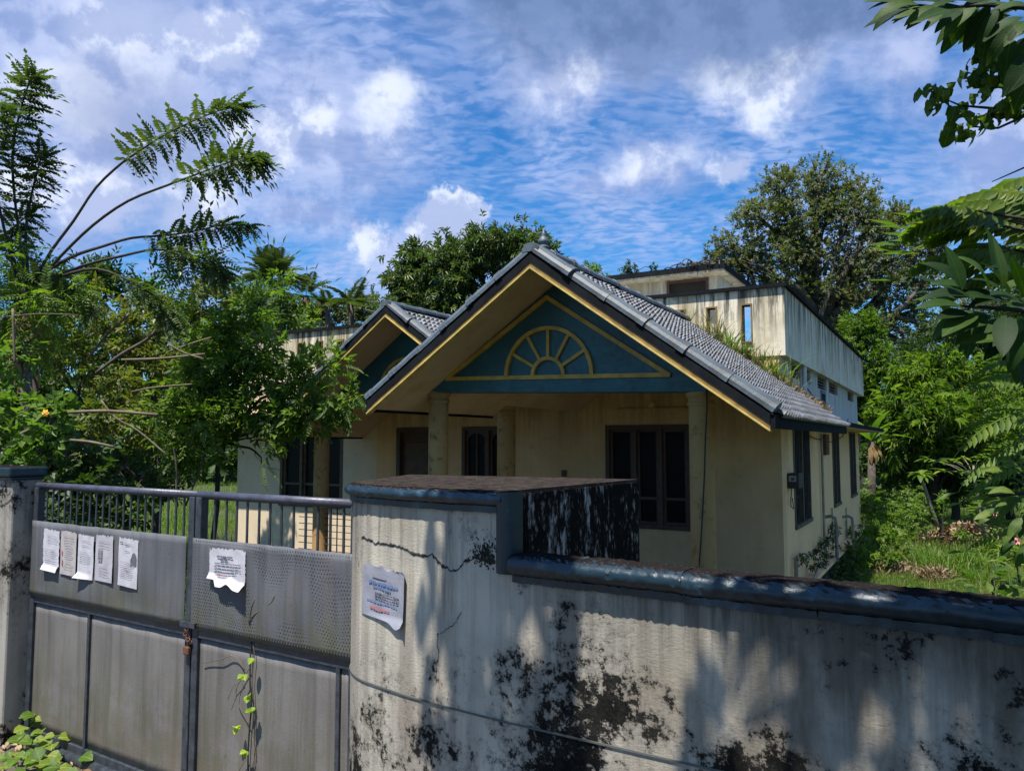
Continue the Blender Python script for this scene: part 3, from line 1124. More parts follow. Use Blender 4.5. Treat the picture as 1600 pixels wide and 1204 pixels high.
# ---- meter box (hangs on the wall)
a, zt = su(1232, 739, 0.02)
_, zb = su(1232, 763, 0.02)
mb_ = empty('meter_box', h2w(0.0, a, zb), -HA, label='small black electric meter box on the side wall beside the first barred window', cat='meter box')
hgt = zt - zb
MB().box((0.003, 0, 0), (0.14, 0.30, hgt)).build('case', M['box'], mb_, bevel=0.01)
MB().box((0.02, -0.004, hgt * .45), (0.11, 0.0, hgt * .85)).build('meter_window', simple('pale_meter_window', (.25, .26, .25), .2), mb_)
MB().box((0.05, -0.007, hgt * .55), (0.085, -0.004, hgt * .7)).build('dial', M['box'], mb_)
MB().tube([(0.05, .02, 0), (0.04, .0, -.12), (0.03, .05, -.22), (0.05, .12, -.26), (0.04, .10, -.12)], .006, 6).build('cable', M['wire'], mb_)

# ---- loose cables
def cable(pts, rad, label, cat='cable'):
    m = MB().tube(pts, rad, 6)
    c = Vector(pts[0])
    m.v = [tuple(Vector(p) - c) for p in m.v]
    o = m.build('cable', M['wire'], None, label=label, cat=cat)
    o.location = c
    return o


pts = []
for (px, py) in [(1108, 560), (1106, 600), (1104, 640), (1101.5, 680), (1100, 740), (1097, 800), (1094, 850), (1090, 905)]:
    u, z = fu(px, py, -3.64)
    pts.append(h2w(u, -3.68 if py < 620 else -3.625, z))
cable(pts, 0.006, 'thin black cable hanging down the right front porch column')
v0, z0 = su(1263, 680, .03); v1, z1 = su(1282, 686, .03); v2, z2 = su(1297, 691, .03); v3, z3 = su(1316, 682, .2)
cable([h2w(.03, v0, z0), h2w(.05, (v0 + v1) / 2, (z0 + z1) / 2 - .02), h2w(.05, v1, z1), h2w(.06, v2, z2), h2w(.2, v3, z3), h2w(.3, v3, z3 + .3)], .008, 'black cable sagging under the side eaves between the barred windows')
v0, z0 = su(1258, 604, .02)
v1, z1 = su(1300, 650, .15)
cable([h2w(.03, v0, z0), h2w(.08, (v0 + v1) / 2, (z0 + z1) / 2 - .03), h2w(.3, v1 * .4, z1)], .008, 'black cable dropping from the upper side wall to the tiled eaves')

# ================================================================== COMPOUND WALL
def wall_mat(name, c, low=0.9, left=False):
    """old whitewashed render: black mould growing up from the foot, grey runs"""
    m, t, bs, _ = new_mat(name)
    p = pos(t)
    sp = t.n('ShaderNodeSeparateXYZ')
    t.put(sp.inputs[0], p)
    z = sp.outputs[2]
    a = t.noise(p, 2.2, 6, 0.6, 0.4)
    b = t.noise(p, 14, 8, 0.7, 0.3)
    fine = t.noise(t.scale(p, (1, 1, 2.2)), 60, 5, 0.65)
    cc = t.mix(t.step(a, 0.35, 0.65), c, (c[0] * .70, c[1] * .72, c[2] * .72))
    cc = t.mix(t.step(t.noise(p, 1.1, 3, .5), .45, .65, 0, .6), cc, (c[0] * .82, c[1] * .70, c[2] * .58))
    # runs under the coping
    run = t.noise(t.scale(p, (1, 1, 0.07)), 22, 6, 0.7)
    top = t.step(z, 0.95, 1.42, 0.0, 1.0)
    cc = t.mix(t.math('MULTIPLY', t.step(run, 0.46, 0.70, 0, 0.85), top), cc, (0.10, 0.10, 0.09))
    run2 = t.noise(t.scale(p, (1, 1, 0.05)), 7, 5, 0.65)
    cc = t.mix(t.step(run2, 0.42, 0.66, 0, 0.6), cc, (0.15, 0.125, 0.105))
    if not left:  # darker towards the right end and the top
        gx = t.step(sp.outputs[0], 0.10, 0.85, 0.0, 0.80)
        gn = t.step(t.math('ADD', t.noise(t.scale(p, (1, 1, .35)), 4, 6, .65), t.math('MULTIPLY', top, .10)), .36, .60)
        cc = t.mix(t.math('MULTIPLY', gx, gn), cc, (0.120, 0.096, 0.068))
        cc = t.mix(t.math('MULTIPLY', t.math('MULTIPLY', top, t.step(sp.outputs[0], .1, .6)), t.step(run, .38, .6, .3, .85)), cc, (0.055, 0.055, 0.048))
    # mould
    big = t.noise(p, 3.4, 12, 0.72, 0.15)
    mid = t.noise(p, 8.0, 12, 0.78, 0.1)
    foot = t.step(z, 0.60 if not left else -0.2, 1.22 if not left else 0.5, 0.065, -0.075)
    px_ = t.step(sp.outputs[0], -0.55, 0.35, -0.09, 0.0) if not left else 0.0
    fin = t.noise(p, 30, 8, .8)
    clus = t.step(t.noise(p, 2.3, 2, .5), .40, .60, -.055, .055)
    g = t.math('ADD', t.math('ADD', t.math('ADD', t.math('ADD', t.math('ADD', t.math('MULTIPLY', big, 0.55), t.math('MULTIPLY', mid, 0.45)), clus), t.math('MULTIPLY', t.math('SUBTRACT', fin, .5), .48)), foot), px_)
    mm = t.step(g, 0.492, 0.532)
    halo = t.step(g, 0.42, 0.51, 0, 0.45)
    cc = t.mix(halo, cc, (0.10, 0.092, 0.080))
    cc = t.mix(t.math('MULTIPLY', mm, .98), cc, t.mix(t.step(fin, .45, .62), (0.005, 0.005, 0.005), (0.018, 0.018, 0.016)))
    speck = t.step(t.noise(p, 55, 6, 0.7), 0.66, 0.72, 0, .7)
    cc = t.mix(speck, cc, (0.05, 0.048, 0.042))
    t.put(bs.inputs['Base Color'], cc)
    bs.inputs['Roughness'].default_value = 0.95
    bs.inputs['Specular IOR Level'].default_value = 0.04
    h = t.math('ADD', t.math('MULTIPLY', fine, 0.5), t.math('MULTIPLY', b, 0.5))
    h = t.math('SUBTRACT', h, t.math('MULTIPLY', mm, 0.25))
    bump(t, bs, h, 0.55, 0.006)
    return m


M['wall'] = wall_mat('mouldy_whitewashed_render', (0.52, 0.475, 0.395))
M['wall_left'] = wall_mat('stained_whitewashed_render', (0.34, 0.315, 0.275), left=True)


def cap_mat():
    m, t, bs, _ = new_mat('worn_blue_coping_paint')
    p = pos(t)
    nrm = t.n('ShaderNodeNewGeometry').outputs['True Normal']
    sp = t.n('ShaderNodeSeparateXYZ')
    t.put(sp.inputs[0], nrm)
    a = t.noise(p, 6, 10, 0.72)
    b = t.noise(p, 45, 6, 0.7)
    cc = t.mix(t.step(a, 0.28, 0.50), (0.040, 0.085, 0.125), (0.006, 0.020, 0.030))
    up = t.step(sp.outputs[2], 0.80, 0.96)
    black = t.math('MULTIPLY', t.step(t.math('ADD', t.math('MULTIPLY', a, .6), t.math('MULTIPLY', b, .4)), 0.26, 0.33), up)
    cc = t.mix(black, cc, (0.014, 0.012, 0.012))
    t.put(bs.inputs['Specular IOR Level'], t.math('MULTIPLY', t.math('SUBTRACT', 1.0, black), .5))
    cc = t.mix(t.step(b, 0.62, 0.70, 0, 0.8), cc, (0.03, 0.03, 0.03))
    cc = t.mix(t.math('MULTIPLY', t.step(t.noise(p, 90, 3, .6), .62, .68, 0, .7), up), cc, (0.09, 0.075, 0.07))
    t.put(bs.inputs['Base Color'], cc)
    t.put(bs.inputs['Roughness'], t.mix(black, (0.34, 0.34, 0.34), (0.95, 0.95, 0.95)))
    bump(t, bs, t.math('ADD', b, a), 0.35, 0.005)
    return m


M['coping'] = cap_mat()


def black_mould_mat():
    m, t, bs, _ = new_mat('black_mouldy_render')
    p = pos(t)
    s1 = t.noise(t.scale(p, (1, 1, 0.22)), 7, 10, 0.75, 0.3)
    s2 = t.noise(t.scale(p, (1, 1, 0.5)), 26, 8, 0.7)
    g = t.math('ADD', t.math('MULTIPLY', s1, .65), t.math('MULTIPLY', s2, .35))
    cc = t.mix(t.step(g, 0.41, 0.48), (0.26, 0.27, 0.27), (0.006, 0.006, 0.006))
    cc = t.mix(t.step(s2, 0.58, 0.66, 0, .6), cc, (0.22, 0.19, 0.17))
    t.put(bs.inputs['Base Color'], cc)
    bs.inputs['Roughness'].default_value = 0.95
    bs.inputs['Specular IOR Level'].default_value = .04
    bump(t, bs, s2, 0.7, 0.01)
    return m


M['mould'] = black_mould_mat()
def top_mat():
    m, t, bs, _ = new_mat('mossy_wall_top')
    p = pos(t)
    a = t.noise(p, 20, 10, .75)
    b = t.noise(p, 70, 6, .7)
    cc = t.mix(t.step(a, .40, .60), (.018, .015, .014), (.055, .042, .036))
    cc = t.mix(t.step(b, .58, .66), cc, (.16, .125, .105))
    cc = t.mix(t.step(t.noise(p, 12, 4, .6), .60, .66, 0, .7), cc, (.05, .06, .02))
    t.put(bs.inputs['Base Color'], cc)
    bs.inputs['Roughness'].default_value = 1.0
    bs.inputs['Specular IOR Level'].default_value = 0.05
    bump(t, bs, t.math('ADD', a, b), 1.0, .012)
    return m


M['moss_top'] = top_mat()

TOPZ = EYE - 0.165          # top of the high curved part
LOWZ = EYE - 0.362          # top of the straight wall coping
cwall = empty('compound_wall', (W_STEP.x, W_STEP.y, 0), 0, label='mouldy whitewashed compound wall with rounded end, stepped down under a blue half-round coping', cat='wall')


def wl(p, z=None):
    return Vector((p.x - W_STEP.x, p.y - W_STEP.y, (p.z if z is None else z)))


def wall_mesh_strip(path, z0, z1, back, mat, name, parent, res=0.06, dome=0.0):
    """solid wall on a plan polyline, finely divided face for a slightly uneven surface"""
    m = MB()
    pts = [Vector(p) for p in path]
    dense = [pts[0]]
    for a, b in zip(pts, pts[1:]):
        n = max(1, int((b - a).length / 0.12))
        for i in range(1, n + 1):
            dense.append(a.lerp(b, i / n))
    nz = 10
    vs, fs = [], []
    for i, p in enumerate(dense):
        for k in range(nz + 1):
            z = z0 + (z1 - z0) * k / nz
            vs.append(Vector((p.x, p.y, z)))
    for i in range(len(dense) - 1):
        for k in range(nz):
            fs.append((i * (nz + 1) + k, (i + 1) * (nz + 1) + k, (i + 1) * (nz + 1) + k + 1, i * (nz + 1) + k + 1))
    o = len(vs)
    bk = [Vector(p) for p in back]
    # top and back
    allp = dense + bk
    for p in allp:
        vs.append(Vector((p.x, p.y, z1)))
    fs.append(tuple(range(o, o + len(allp))))
    o2 = len(vs)
    for p in [dense[-1]] + bk + [dense[0]]:
        vs += [Vector((p.x, p.y, z0)), Vector((p.x, p.y, z1))]
    for i in range(len(bk) + 1):
        fs.append((o2 + 2 * i, o2 + 2 * i + 2, o2 + 2 * i + 3, o2 + 2 * i + 1))
    m.add(vs, fs)
    return m


# smooth the curve of the rounded end
def smooth_path(pts, k=4):
    out = []
    P = [pts[0]] + list(pts) + [pts[-1]]
    for i in range(1, len(P) - 2):
        for j in range(k):
            t = j / k
            p0, p1, p2, p3 = P[i - 1], P[i], P[i + 1], P[i + 2]
            out.append(0.5 * ((2 * p1) + (-p0 + p2) * t + (2 * p0 - 5 * p1 + 4 * p2 - p3) * t * t + (-p0 + 3 * p1 - 3 * p2 + p3) * t ** 3))
    out.append(pts[-1])
    return out


SP = smooth_path(WF, 4)
BR = at(998, 748, 1.0)                       # far top corner of the return block
d = pix_dir(997, 749)
k_ = (TOPZ - 0.0 - EYE) / d.z
BRp = CAM + d * k_
BR = Vector((BRp.x, BRp.y, 0))
d = pix_dir(640, 741.5)
BLp = CAM + d * ((TOPZ - EYE) / d.z)
BL = Vector((BLp.x, BLp.y, 0))
body = wall_mesh_strip([wl(p) for p in SP], -0.05, TOPZ - 0.02, [wl(BR), wl(BL)], None, 'wall', cwall)
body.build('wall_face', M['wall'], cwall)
# return block: separate dirty faces, 3 mm proud of the body
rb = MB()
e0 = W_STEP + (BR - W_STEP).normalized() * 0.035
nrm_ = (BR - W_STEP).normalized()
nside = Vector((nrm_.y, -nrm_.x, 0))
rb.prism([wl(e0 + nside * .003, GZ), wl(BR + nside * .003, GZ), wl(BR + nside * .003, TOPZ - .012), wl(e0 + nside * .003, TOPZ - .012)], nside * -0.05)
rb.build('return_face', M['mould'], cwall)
tp = MB()
tp.prism([wl(p + Vector((0, 0, 0)), TOPZ - .012) for p in (SP[2:] + [BR, BL])], (0, 0, .014))
tp.build('wall_top', M['moss_top'], cwall)
# low straight run
low = wall_mesh_strip([wl(W_STEP), wl(W_FAR)], -0.05, LOWZ - 0.03, [wl(W_FAR - WN * .10), wl(W_STEP - WN * .10)], None, 'wall', cwall)
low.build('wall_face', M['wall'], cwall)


def moulding(rx, rz, flat=0.10, lip=True):
    """half-round nosing: (side, up) pairs, side > 0 is outwards"""
    pts = [(-flat, rz * .92)]
    for i in range(13):
        a = math.pi / 2 - math.pi * i / 12
        pts.append((rx * math.cos(a) * 1.0, rz * math.sin(a)))
    pts += [(0.012, -rz), (0.012, -rz - 0.022), (-0.02, -rz - 0.022)]
    pts += [(-flat, -rz * .5)]
    return pts


# sweep side is right of travel; travel along the wall left to right has the road on its right
hi = [wl(p, TOPZ - .026) for p in SP[6:]]
hi2 = []
for a_, b_ in zip(hi, hi[1:]):
    hi2 += [a_.lerp(b_, q / 3) for q in range(3)]
hi2.append(hi[-1])
mm_ = MB().sweep(hi2, moulding(0.034, 0.024, .05), cap=True, rough=.0009)
mm_.build('coping', M['coping'], cwall, smooth=True).modifiers.new('edges', 'EDGE_SPLIT').split_angle = R(38)
# vertical piece at the step
st0 = wl(W_STEP, TOPZ - .002)
vs_ = MB()
r_ = 0.030
prof = [(-0.05, -.034), (-0.05, .034)] + [(r_ * math.sin(math.pi * i / 8), .034 * math.cos(math.pi * i / 8)) for i in range(9)]
path = [wl(W_STEP + WDIR * -.0, TOPZ - .0), wl(W_STEP, LOWZ - .062)]
pv = []
for z in (TOPZ - .0, LOWZ - .068):
    for (o_, s_) in prof:
        q = W_STEP + WN * o_ + WDIR * (s_ + .0)
        pv.append(wl(q, z))
n_ = len(prof)
vs_.add(pv, [(i, (i + 1) % n_, n_ + (i + 1) % n_, n_ + i) for i in range(n_)] + [tuple(range(n_)), tuple(range(n_, 2 * n_))[::-1]])
vs_.build('coping', M['coping'], cwall, smooth=True).modifiers.new('edges', 'EDGE_SPLIT').split_angle = R(38)
seg = []
run = [W_STEP + WDIR * .035 + WDIR * (4.5 * i / 14) for i in range(15)]
rj = random.Random(8)
cuts = [0.035, 0.30, 0.62, 0.98, 1.36, 1.8, 2.3, 2.9, 3.6, 4.5]
for a, b in zip(cuts, cuts[1:]):
    A, B = W_STEP + WDIR * (a - .002), W_STEP + WDIR * (b + .002)
    dz = rj.uniform(-.0015, .0015)
    MB().sweep([wl(A.lerp(B, q / 30), LOWZ - .036 + dz) for q in range(31)], moulding(0.046 + dz * .6, 0.034, .09), rough=.0011).build('coping', M['coping'], cwall, smooth=True).modifiers.new('edges', 'EDGE_SPLIT').split_angle = R(38)
# groove line along the face: a thin raised dark fillet
gp_pts = []
for (px, py) in [(561, 1028), (575, 1033), (600, 1041), (640, 1050)]:
    pass
gr = MB().sweep([wl(p, EYE - .905) for p in SP[6:]] + [wl(W_STEP + WDIR * k, EYE - .905 + k * .015) for k in (.3, .8, 1.5, 3)], [(0.0015, -.003), (0.0045, -.003), (0.0045, .003), (0.0015, .003)])
gr.build('joint', simple('dark_joint', (0.10, 0.10, 0.09), .9), cwall)


def face_point(px, py, out=0.003):
    """point of the wall's road face seen at a pixel"""
    best = None
    pl = SP[6:] + [W_FAR]
    for a, b in zip(pl, pl[1:]):
        d = pix_dir(px, py)
        nn = Vector((b.y - a.y, -(b.x - a.x), 0))
        den = d.dot(nn)
        if abs(den) < 1e-6:
            continue
        t = (Vector((a.x, a.y, EYE)) - CAM).dot(nn) / den
        p = CAM + d * t
        s = (Vector((p.x, p.y, 0)) - a).dot(b - a) / (b - a).length_squared
        if -0.001 <= s <= 1.001 and t > 0 and (best is None or t < best[0]):
            n2 = nn.normalized()
            if n2.dot(Vector((p.x, p.y, 0))) > 0:
                n2 = -n2
            best = (t, p + n2 * out, n2)
    if best is None:
        return face_point(px + 3, py, out)
    return best[1], best[2]


def crack(pix, w0, parent, mat, seed=1):
    """irregular thin ribbon of dark dirt along a crack"""
    r = random.Random(seed)
    dense = []
    for (a, b) in zip(pix, pix[1:]):
        n = max(2, int(math.hypot(b[0] - a[0], b[1] - a[1]) / 3))
        for i in range(n):
            t = i / n
            dense.append((a[0] + (b[0] - a[0]) * t + r.uniform(-1.2, 1.2), a[1] + (b[1] - a[1]) * t + r.uniform(-1.8, 1.8)))
    m = MB()
    vs = []
    for i, (x, y) in enumerate(dense):
        p, n = face_point(x, y, 0.0015)
        w = w0 * (0.5 + r.random() ** 2 * 1.6)
        vs += [wl(p) + Vector((0, 0, w)), wl(p) + n * .002, wl(p) - Vector((0, 0, w))]
    fs = []
    for i in range(len(dense) - 1):
        fs += [(3 * i, 3 * i + 3, 3 * i + 4, 3 * i + 1), (3 * i + 1, 3 * i + 4, 3 * i + 5, 3 * i + 2)]
    m.add(vs, fs)
    return m.build('crack', mat, parent)


M['crack'] = simple('black_crack_dirt', (0.018, 0.017, 0.015), 0.95, bmp=.5)
crack([(566, 838), (585, 847), (605, 850), (630, 855), (648, 865), (668, 868), (676, 866), (690, 882), (704, 891), (716, 890), (728, 875), (745, 871), (762, 876), (778, 880)], .0035, cwall, M['crack'], 1)
crack([(685, 988), (683, 1005), (687, 1022), (682, 1040), (681, 1062)], .0016, cwall, M['crack'], 2)
crack([(722, 955), (712, 972), (695, 985), (684, 988)], .0012, cwall, M['crack'], 3)
# moss growing out of the crack
ms = []
rr = random.Random(4)
for k in range(340):
    f = rr.gauss(0, 1)
    x, y = 757 + rr.gauss(0, 9), 866 - abs(rr.gauss(0, 14)) + rr.uniform(0, 14)
    if rr.random() < .25:
        x, y = 770 + rr.gauss(0, 14), 878 + rr.gauss(0, 4)
    x = min(x, 782)
    ms.append((x, y))
m = MB()
for (x, y) in ms:
    p, n = face_point(x, y, 0.001)
    s = rr.uniform(.0015, .0045)
    a = wl(p)
    sd = n.cross(Vector((0, 0, 1)))
    m.add([a - sd * s, a + sd * s, a + Vector((0, 0, s * 1.5)) + n * s, a - Vector((0, 0, s)) + n * s * .5], [(0, 1, 2), (0, 3, 1)])
m.build('moss', M['crack'], cwall, kind='stuff')

# ---- left gate pillar and wall
PL_TOP = EYE - 0.145
lp = empty('gate_pillar', (G0.x, G0.y, 0), math.atan2(GD.y, GD.x), label='stained white gate pillar with dark blue cap at the left edge beside the grey gate', cat='pillar')
m = MB()
m.box((-0.62, -0.13, -0.05), (-0.03, 0.04, PL_TOP - .06))
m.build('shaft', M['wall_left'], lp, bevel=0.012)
prof = moulding(0.028, 0.026, .05)
m = MB()
m.box((-0.64, -0.145, PL_TOP - .085), (-0.020, 0.05, PL_TOP - .062))
m.box((-0.655, -0.16, PL_TOP - .062), (-0.01, 0.06, PL_TOP - .004))
m.build('cap', M['coping'], lp, bevel=0.014)
cr = MB()
r = random.Random(12)
pts = []
for i in range(24):
    t = i / 23
    pts.append((-0.42 + t * .39, -0.1325, PL_TOP - .235 + .02 * math.sin(t * 7) + r.uniform(-.006, .006) + t * .03))
cr.sweep(pts, [(0, -.0025), (0.001, -.0025), (0.001, .0025), (0, .0025)])
cr.build('crack', M['crack'], lp)
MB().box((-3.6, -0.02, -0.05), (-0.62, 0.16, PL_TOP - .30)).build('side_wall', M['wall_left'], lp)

# ================================================================== GATE
def sheet_mat(name, c, green):
    m, t, bs, _ = new_mat(name)
    p = pos(t)
    sp = t.n('ShaderNodeSeparateXYZ')
    t.put(sp.inputs[0], p)
    a = t.noise(p, 3, 5, .6)
    run = t.noise(t.scale(p, (1, 1, 0.05)), 16, 6, 0.65)
    run2 = t.noise(t.scale(p, (1, 1, 0.09)), 60, 4, 0.6)
    cc = t.mix(t.step(a, .35, .65), c, tuple(x * .84 for x in c))
    cc = t.mix(t.step(run, .44, .66, 0, .75), cc, tuple(x * .60 for x in c))
    cc = t.mix(t.step(t.noise(t.scale(p, (1, 1, .12)), 9, 5, .6), .54, .70, 0, .28), cc, (.15, .125, .105))
    cc = t.mix(t.step(run2, .56, .74, 0, .35), cc, (.09, .08, .07))
    gz = t.step(sp.outputs[2], green[0], green[1], 1.0, 0.0)
    gm = t.math('MULTIPLY', t.step(t.math('ADD', t.noise(p, 5, 8, .7), t.math('MULTIPLY', run, .4)), .52, .78), gz)
    cc = t.mix(t.math('MULTIPLY', gm, .6), cc, (.075, .078, .032))
    low = t.step(sp.outputs[2], 0.0, 0.45, 0.75, 0.0)
    cc = t.mix(t.math('MULTIPLY', low, t.step(t.noise(p, 6, 6, .65), .35, .65)), cc, (.16, .125, .10))
    sc = t.step(t.noise(t.scale(p, (1, 1, .5)), 38, 4, .6), .68, .72, 0, .6)
    cc = t.mix(sc, cc, (.07, .05, .04))
    t.put(bs.inputs['Base Color'], cc)
    bs.inputs['Roughness'].default_value = 0.55
    bs.inputs['Specular IOR Level'].default_value = 0.35
    bump(t, bs, t.math('ADD', t.noise(p, 90, 4, .6), t.noise(p, 2.0, 2, .5)), 0.25, 0.004)
    bs.inputs['Specular IOR Level'].default_value = 0.2
    return m


M['sheet_a'] = sheet_mat('grey_gate_sheet', (0.118, 0.122, 0.134), (.82, 1.12))
M['sheet_b'] = sheet_mat('weathered_gate_sheet', (0.168, 0.158, 0.152), (.05, .85))
M['gate_frame'] = simple('dark_gate_frame_paint', (0.034, 0.040, 0.050), 0.45, var=.4, scale=20)
M['gate_rail'] = simple('blue_grey_rail_paint', (0.050, 0.052, 0.075), 0.42, var=.3, scale=20)

LEN = (G1 - G0).length
RAILZ = EYE - 0.262
MIDZ = EYE - 0.915
SHT = EYE - 0.468
d = pix_dir(311, 773)
nn = Vector((GD.y, -GD.x, 0))
tt = (G0 - Vector((0, 0, 0)) - Vector((CAM.x, CAM.y, 0))).dot(nn) / d.dot(nn)
MIDS = ((CAM + d * tt) - G0).dot(GD)


def gate_s(px, py):
    d = pix_dir(px, py)
    t = (Vector((G0.x, G0.y, EYE)) - CAM).dot(nn) / d.dot(nn)
    p = CAM + d * t
    return (p - Vector((G0.x, G0.y, EYE))).dot(GD), p.z


EMB = []
for name, s0, s1, lab in (('gate', 0.0, MIDS - .004, 'left leaf of the grey sheet-metal gate carrying five torn papers'),
                          ('gate', MIDS + .004, LEN, 'right leaf of the grey sheet-metal gate with embossed upper sheet and creeping vine')):
    left = s0 == 0.0
    g = empty(name, (G0 + GD * s0).to_tuple()[:2] + (0,), math.atan2(GD.y, GD.x), label=lab, cat='gate')
    L = s1 - s0
    # local x along the gate, local -y towards the road
    MB().tube([(0, 0, RAILZ), (L, 0, RAILZ)], 0.020, 14).build('top_rail', M['gate_rail'], g, smooth=True)
    for nm, x0, x1 in (('stile', 0.001, 0.045), ('stile', L - 0.045, L - 0.001)):
        MB().box((x0, -0.022, 0.03), (x1, 0.022, RAILZ - .01)).build(nm, M['gate_frame'], g, bevel=.004)
    MB().box((0.045, -0.018, MIDZ - .032), (L - .045, 0.022, MIDZ + .012)).build('mid_rail', M['gate_frame'], g, bevel=.003)
    MB().box((0.045, -0.020, 0.035), (L - .045, 0.022, 0.085)).build('bottom_rail', M['gate_frame'], g, bevel=.003)
    # upper sheet stands proud of the frame, slightly buckled
    def sheet(nm, x0, x1, z0, z1, y, mat, buckle=.006, seed=0, emb=False):
        nxx, nzz = (26, 12)
        r = random.Random(seed)
        ph = r.uniform(0, 6)
        V, F = [], []
        for k in range(nzz + 1):
            for i in range(nxx + 1):
                fx, fz = i / nxx, k / nzz
                b = buckle * (math.sin(fx * 9 + ph) * math.sin(fz * 5 + ph) + .5 * math.sin(fx * 21 + fz * 4))
                e = min(fx, 1 - fx, fz, 1 - fz)
                zz_ = z0 + (z1 - z0) * fz
                if k in (0, nzz) and emb is not None:
                    zz_ += r.uniform(-.002, .002)
                V.append((x0 + (x1 - x0) * fx, y + b * min(1, e * 8), zz_))
        for k in range(nzz):
            for i in range(nxx):
                a = k * (nxx + 1) + i
                F.append((a, a + 1, a + nxx + 2, a + nxx + 1))
        me = bpy.data.meshes.new(nm)
        me.from_pydata(V, [], F)
        o = link(nm, me, mat, g, smooth=True)
        md = o.modifiers.new('thick', 'SOLIDIFY')
        md.thickness = 0.0025
        return o
    sheet('upper_sheet', .012 if left else .0, L - (.045 if left else .0), MIDZ + .010, SHT, -0.030, M['sheet_a'], seed=2 + left)
    if left:
        xm, _ = gate_s(141, 1040)
        divs = [.045, xm, L - .045]
    else:
        xm = gate_s(532, 1110)[0] - s0
        divs = [.045, xm, L - .0]
    for a, b in zip(divs, divs[1:]):
        sheet('lower_sheet', a + .004, b - .004, .08, MIDZ - .030, -0.006, M['sheet_b'], buckle=.0055, seed=7 + int(a * 10))
    MB().box((xm - .011, -0.020, 0.085), (xm + .011, 0.0, MIDZ - .032)).build('mullion', M['gate_frame'], g)
    # upright bars between rail and sheet
    if left:
        n = 22
        xsb = [.045 + (L - .09) * i / n for i in range(1, n)]
    else:
        xsb = [gate_s(px, 810)[0] - s0 for px in (335.5, 354, 370, 386.5, 405, 422, 440, 459, 478, 497, 516.5, 537.5, 556)]
    for x in xsb:
        MB().tube([(x, 0, MIDZ), (x, 0, RAILZ)], 0.0062, 6).build('bar', M['gate_frame'], g)
    if not left:
        # small raised lozenges pressed into the upper sheet
        V, F = [], []
        dx, dz = .017, .015
        j = 0
        z = MIDZ + .03
        while z < SHT - .012:
            x = .02 + (dx / 2 if j % 2 else 0)
            while x < L - .02:
                o = len(V)
                a = .0042
                y = -0.0318
                V += [(x - a, y, z - a * .3), (x + a * .2, y, z - a * .9), (x + a, y, z + a * .3), (x - a * .2, y, z + a * .9), (x, y - .0007, z)]
                F += [(o, o + 1, o + 4), (o + 1, o + 2, o + 4), (o + 2, o + 3, o + 4), (o + 3, o, o + 4)]
                x += dx
            z += dz
            j += 1
        me = bpy.data.meshes.new('embossing')
        me.from_pydata([(v[0], v[1] + .0, v[2]) for v in V], [], F)
        link('embossing', me, M['sheet_a'], g, kind='stuff')
    if left:
        gate_l = g
    else:
        gate_r = g
gate_rz = math.atan2(GD.y, GD.x)


def g2w(s, out, z):
    return G0 + GD * s + GN * out + Vector((0, 0, z))


# threshold pipe lying below the left leaf
a = g2w(-.02, .02, .02); b = g2w(LEN + .05, .02, .0)
m = MB().tube([(0, 0, 0), tuple((b - a))], .03, 12)
o = m.build('threshold_bar', M['gate_frame'], None, smooth=True, label='dark round bar lying on the ground under the gate', cat='bar')
o.location = a

# padlock and chain at the meeting stiles
s_, z_ = gate_s(302, 1012)
pk = empty('padlock', g2w(s_, .035, z_), gate_rz, label='rusty padlock hanging where the two gate leaves meet', cat='padlock')
MB().box((-.021, -.010, -.024), (.021, .010, .016)).build('body', M['rust'], pk, bevel=.006)
MB().tube([(-.012, 0, .014), (-.013, 0, .036), (-.006, 0, .049), (.006, 0, .049), (.013, 0, .036), (.012, 0, .014)], .0036, 8).build('shackle', M['iron'], pk)
s2_, z2_ = gate_s(303, 990)
ch = empty('chain', g2w(s2_, .03, z2_), gate_rz, label='short rusty chain wound through the gate above the padlock', cat='chain')
for i in range(6):
    a0_ = i * .9
    c = Vector((.016 * math.cos(a0_), -.008 * (i % 2), -.030 + .012 * i))
    pts = [c + Vector((.013 * math.cos(k * math.pi / 4), .004 * (i % 2) * math.sin(k * math.pi / 4), .008 * math.sin(k * math.pi / 4))) for k in range(9)]
    MB().tube(pts, .0028, 6).build('link', M['rust'], ch)
MB().box((-.055, -.012, .04), (.06, .0, .065)).build('hasp', M['gate_frame'], ch)

# ---- papers on the gate
def paper_mat(name, c, seed):
    m, t, bs, _ = new_mat(name)
    p = pos(t)
    a = t.noise(p, 14, 6, .65)
    cc = t.mix(t.step(a, .4, .7, 0, .6), c, (c[0] * .8, c[1] * .76, c[2] * .72))
    t.put(bs.inputs['Base Color'], cc)
    bs.inputs['Roughness'].default_value = .8
    bump(t, bs, t.noise(p, 25, 5, .6), .5, .004)
    return m


M['paper_a'] = paper_mat('white_paper', (.46, .45, .49), 1)
M['paper_b'] = paper_mat('yellowed_paper', (.38, .35, .34), 2)
M['paper_c'] = paper_mat('grey_paper', (.38, .37, .40), 3)
M['ink'] = simple('faded_grey_print', (.25, .24, .28), .8, bmp=0)
M['ink_dark'] = simple('dark_print', (.09, .09, .12), .8, bmp=0)
M['ink_red'] = simple('red_print', (.42, .10, .10), .8, bmp=0)
M['ink_blue'] = simple('blue_print', (.10, .16, .30), .8, bmp=0)


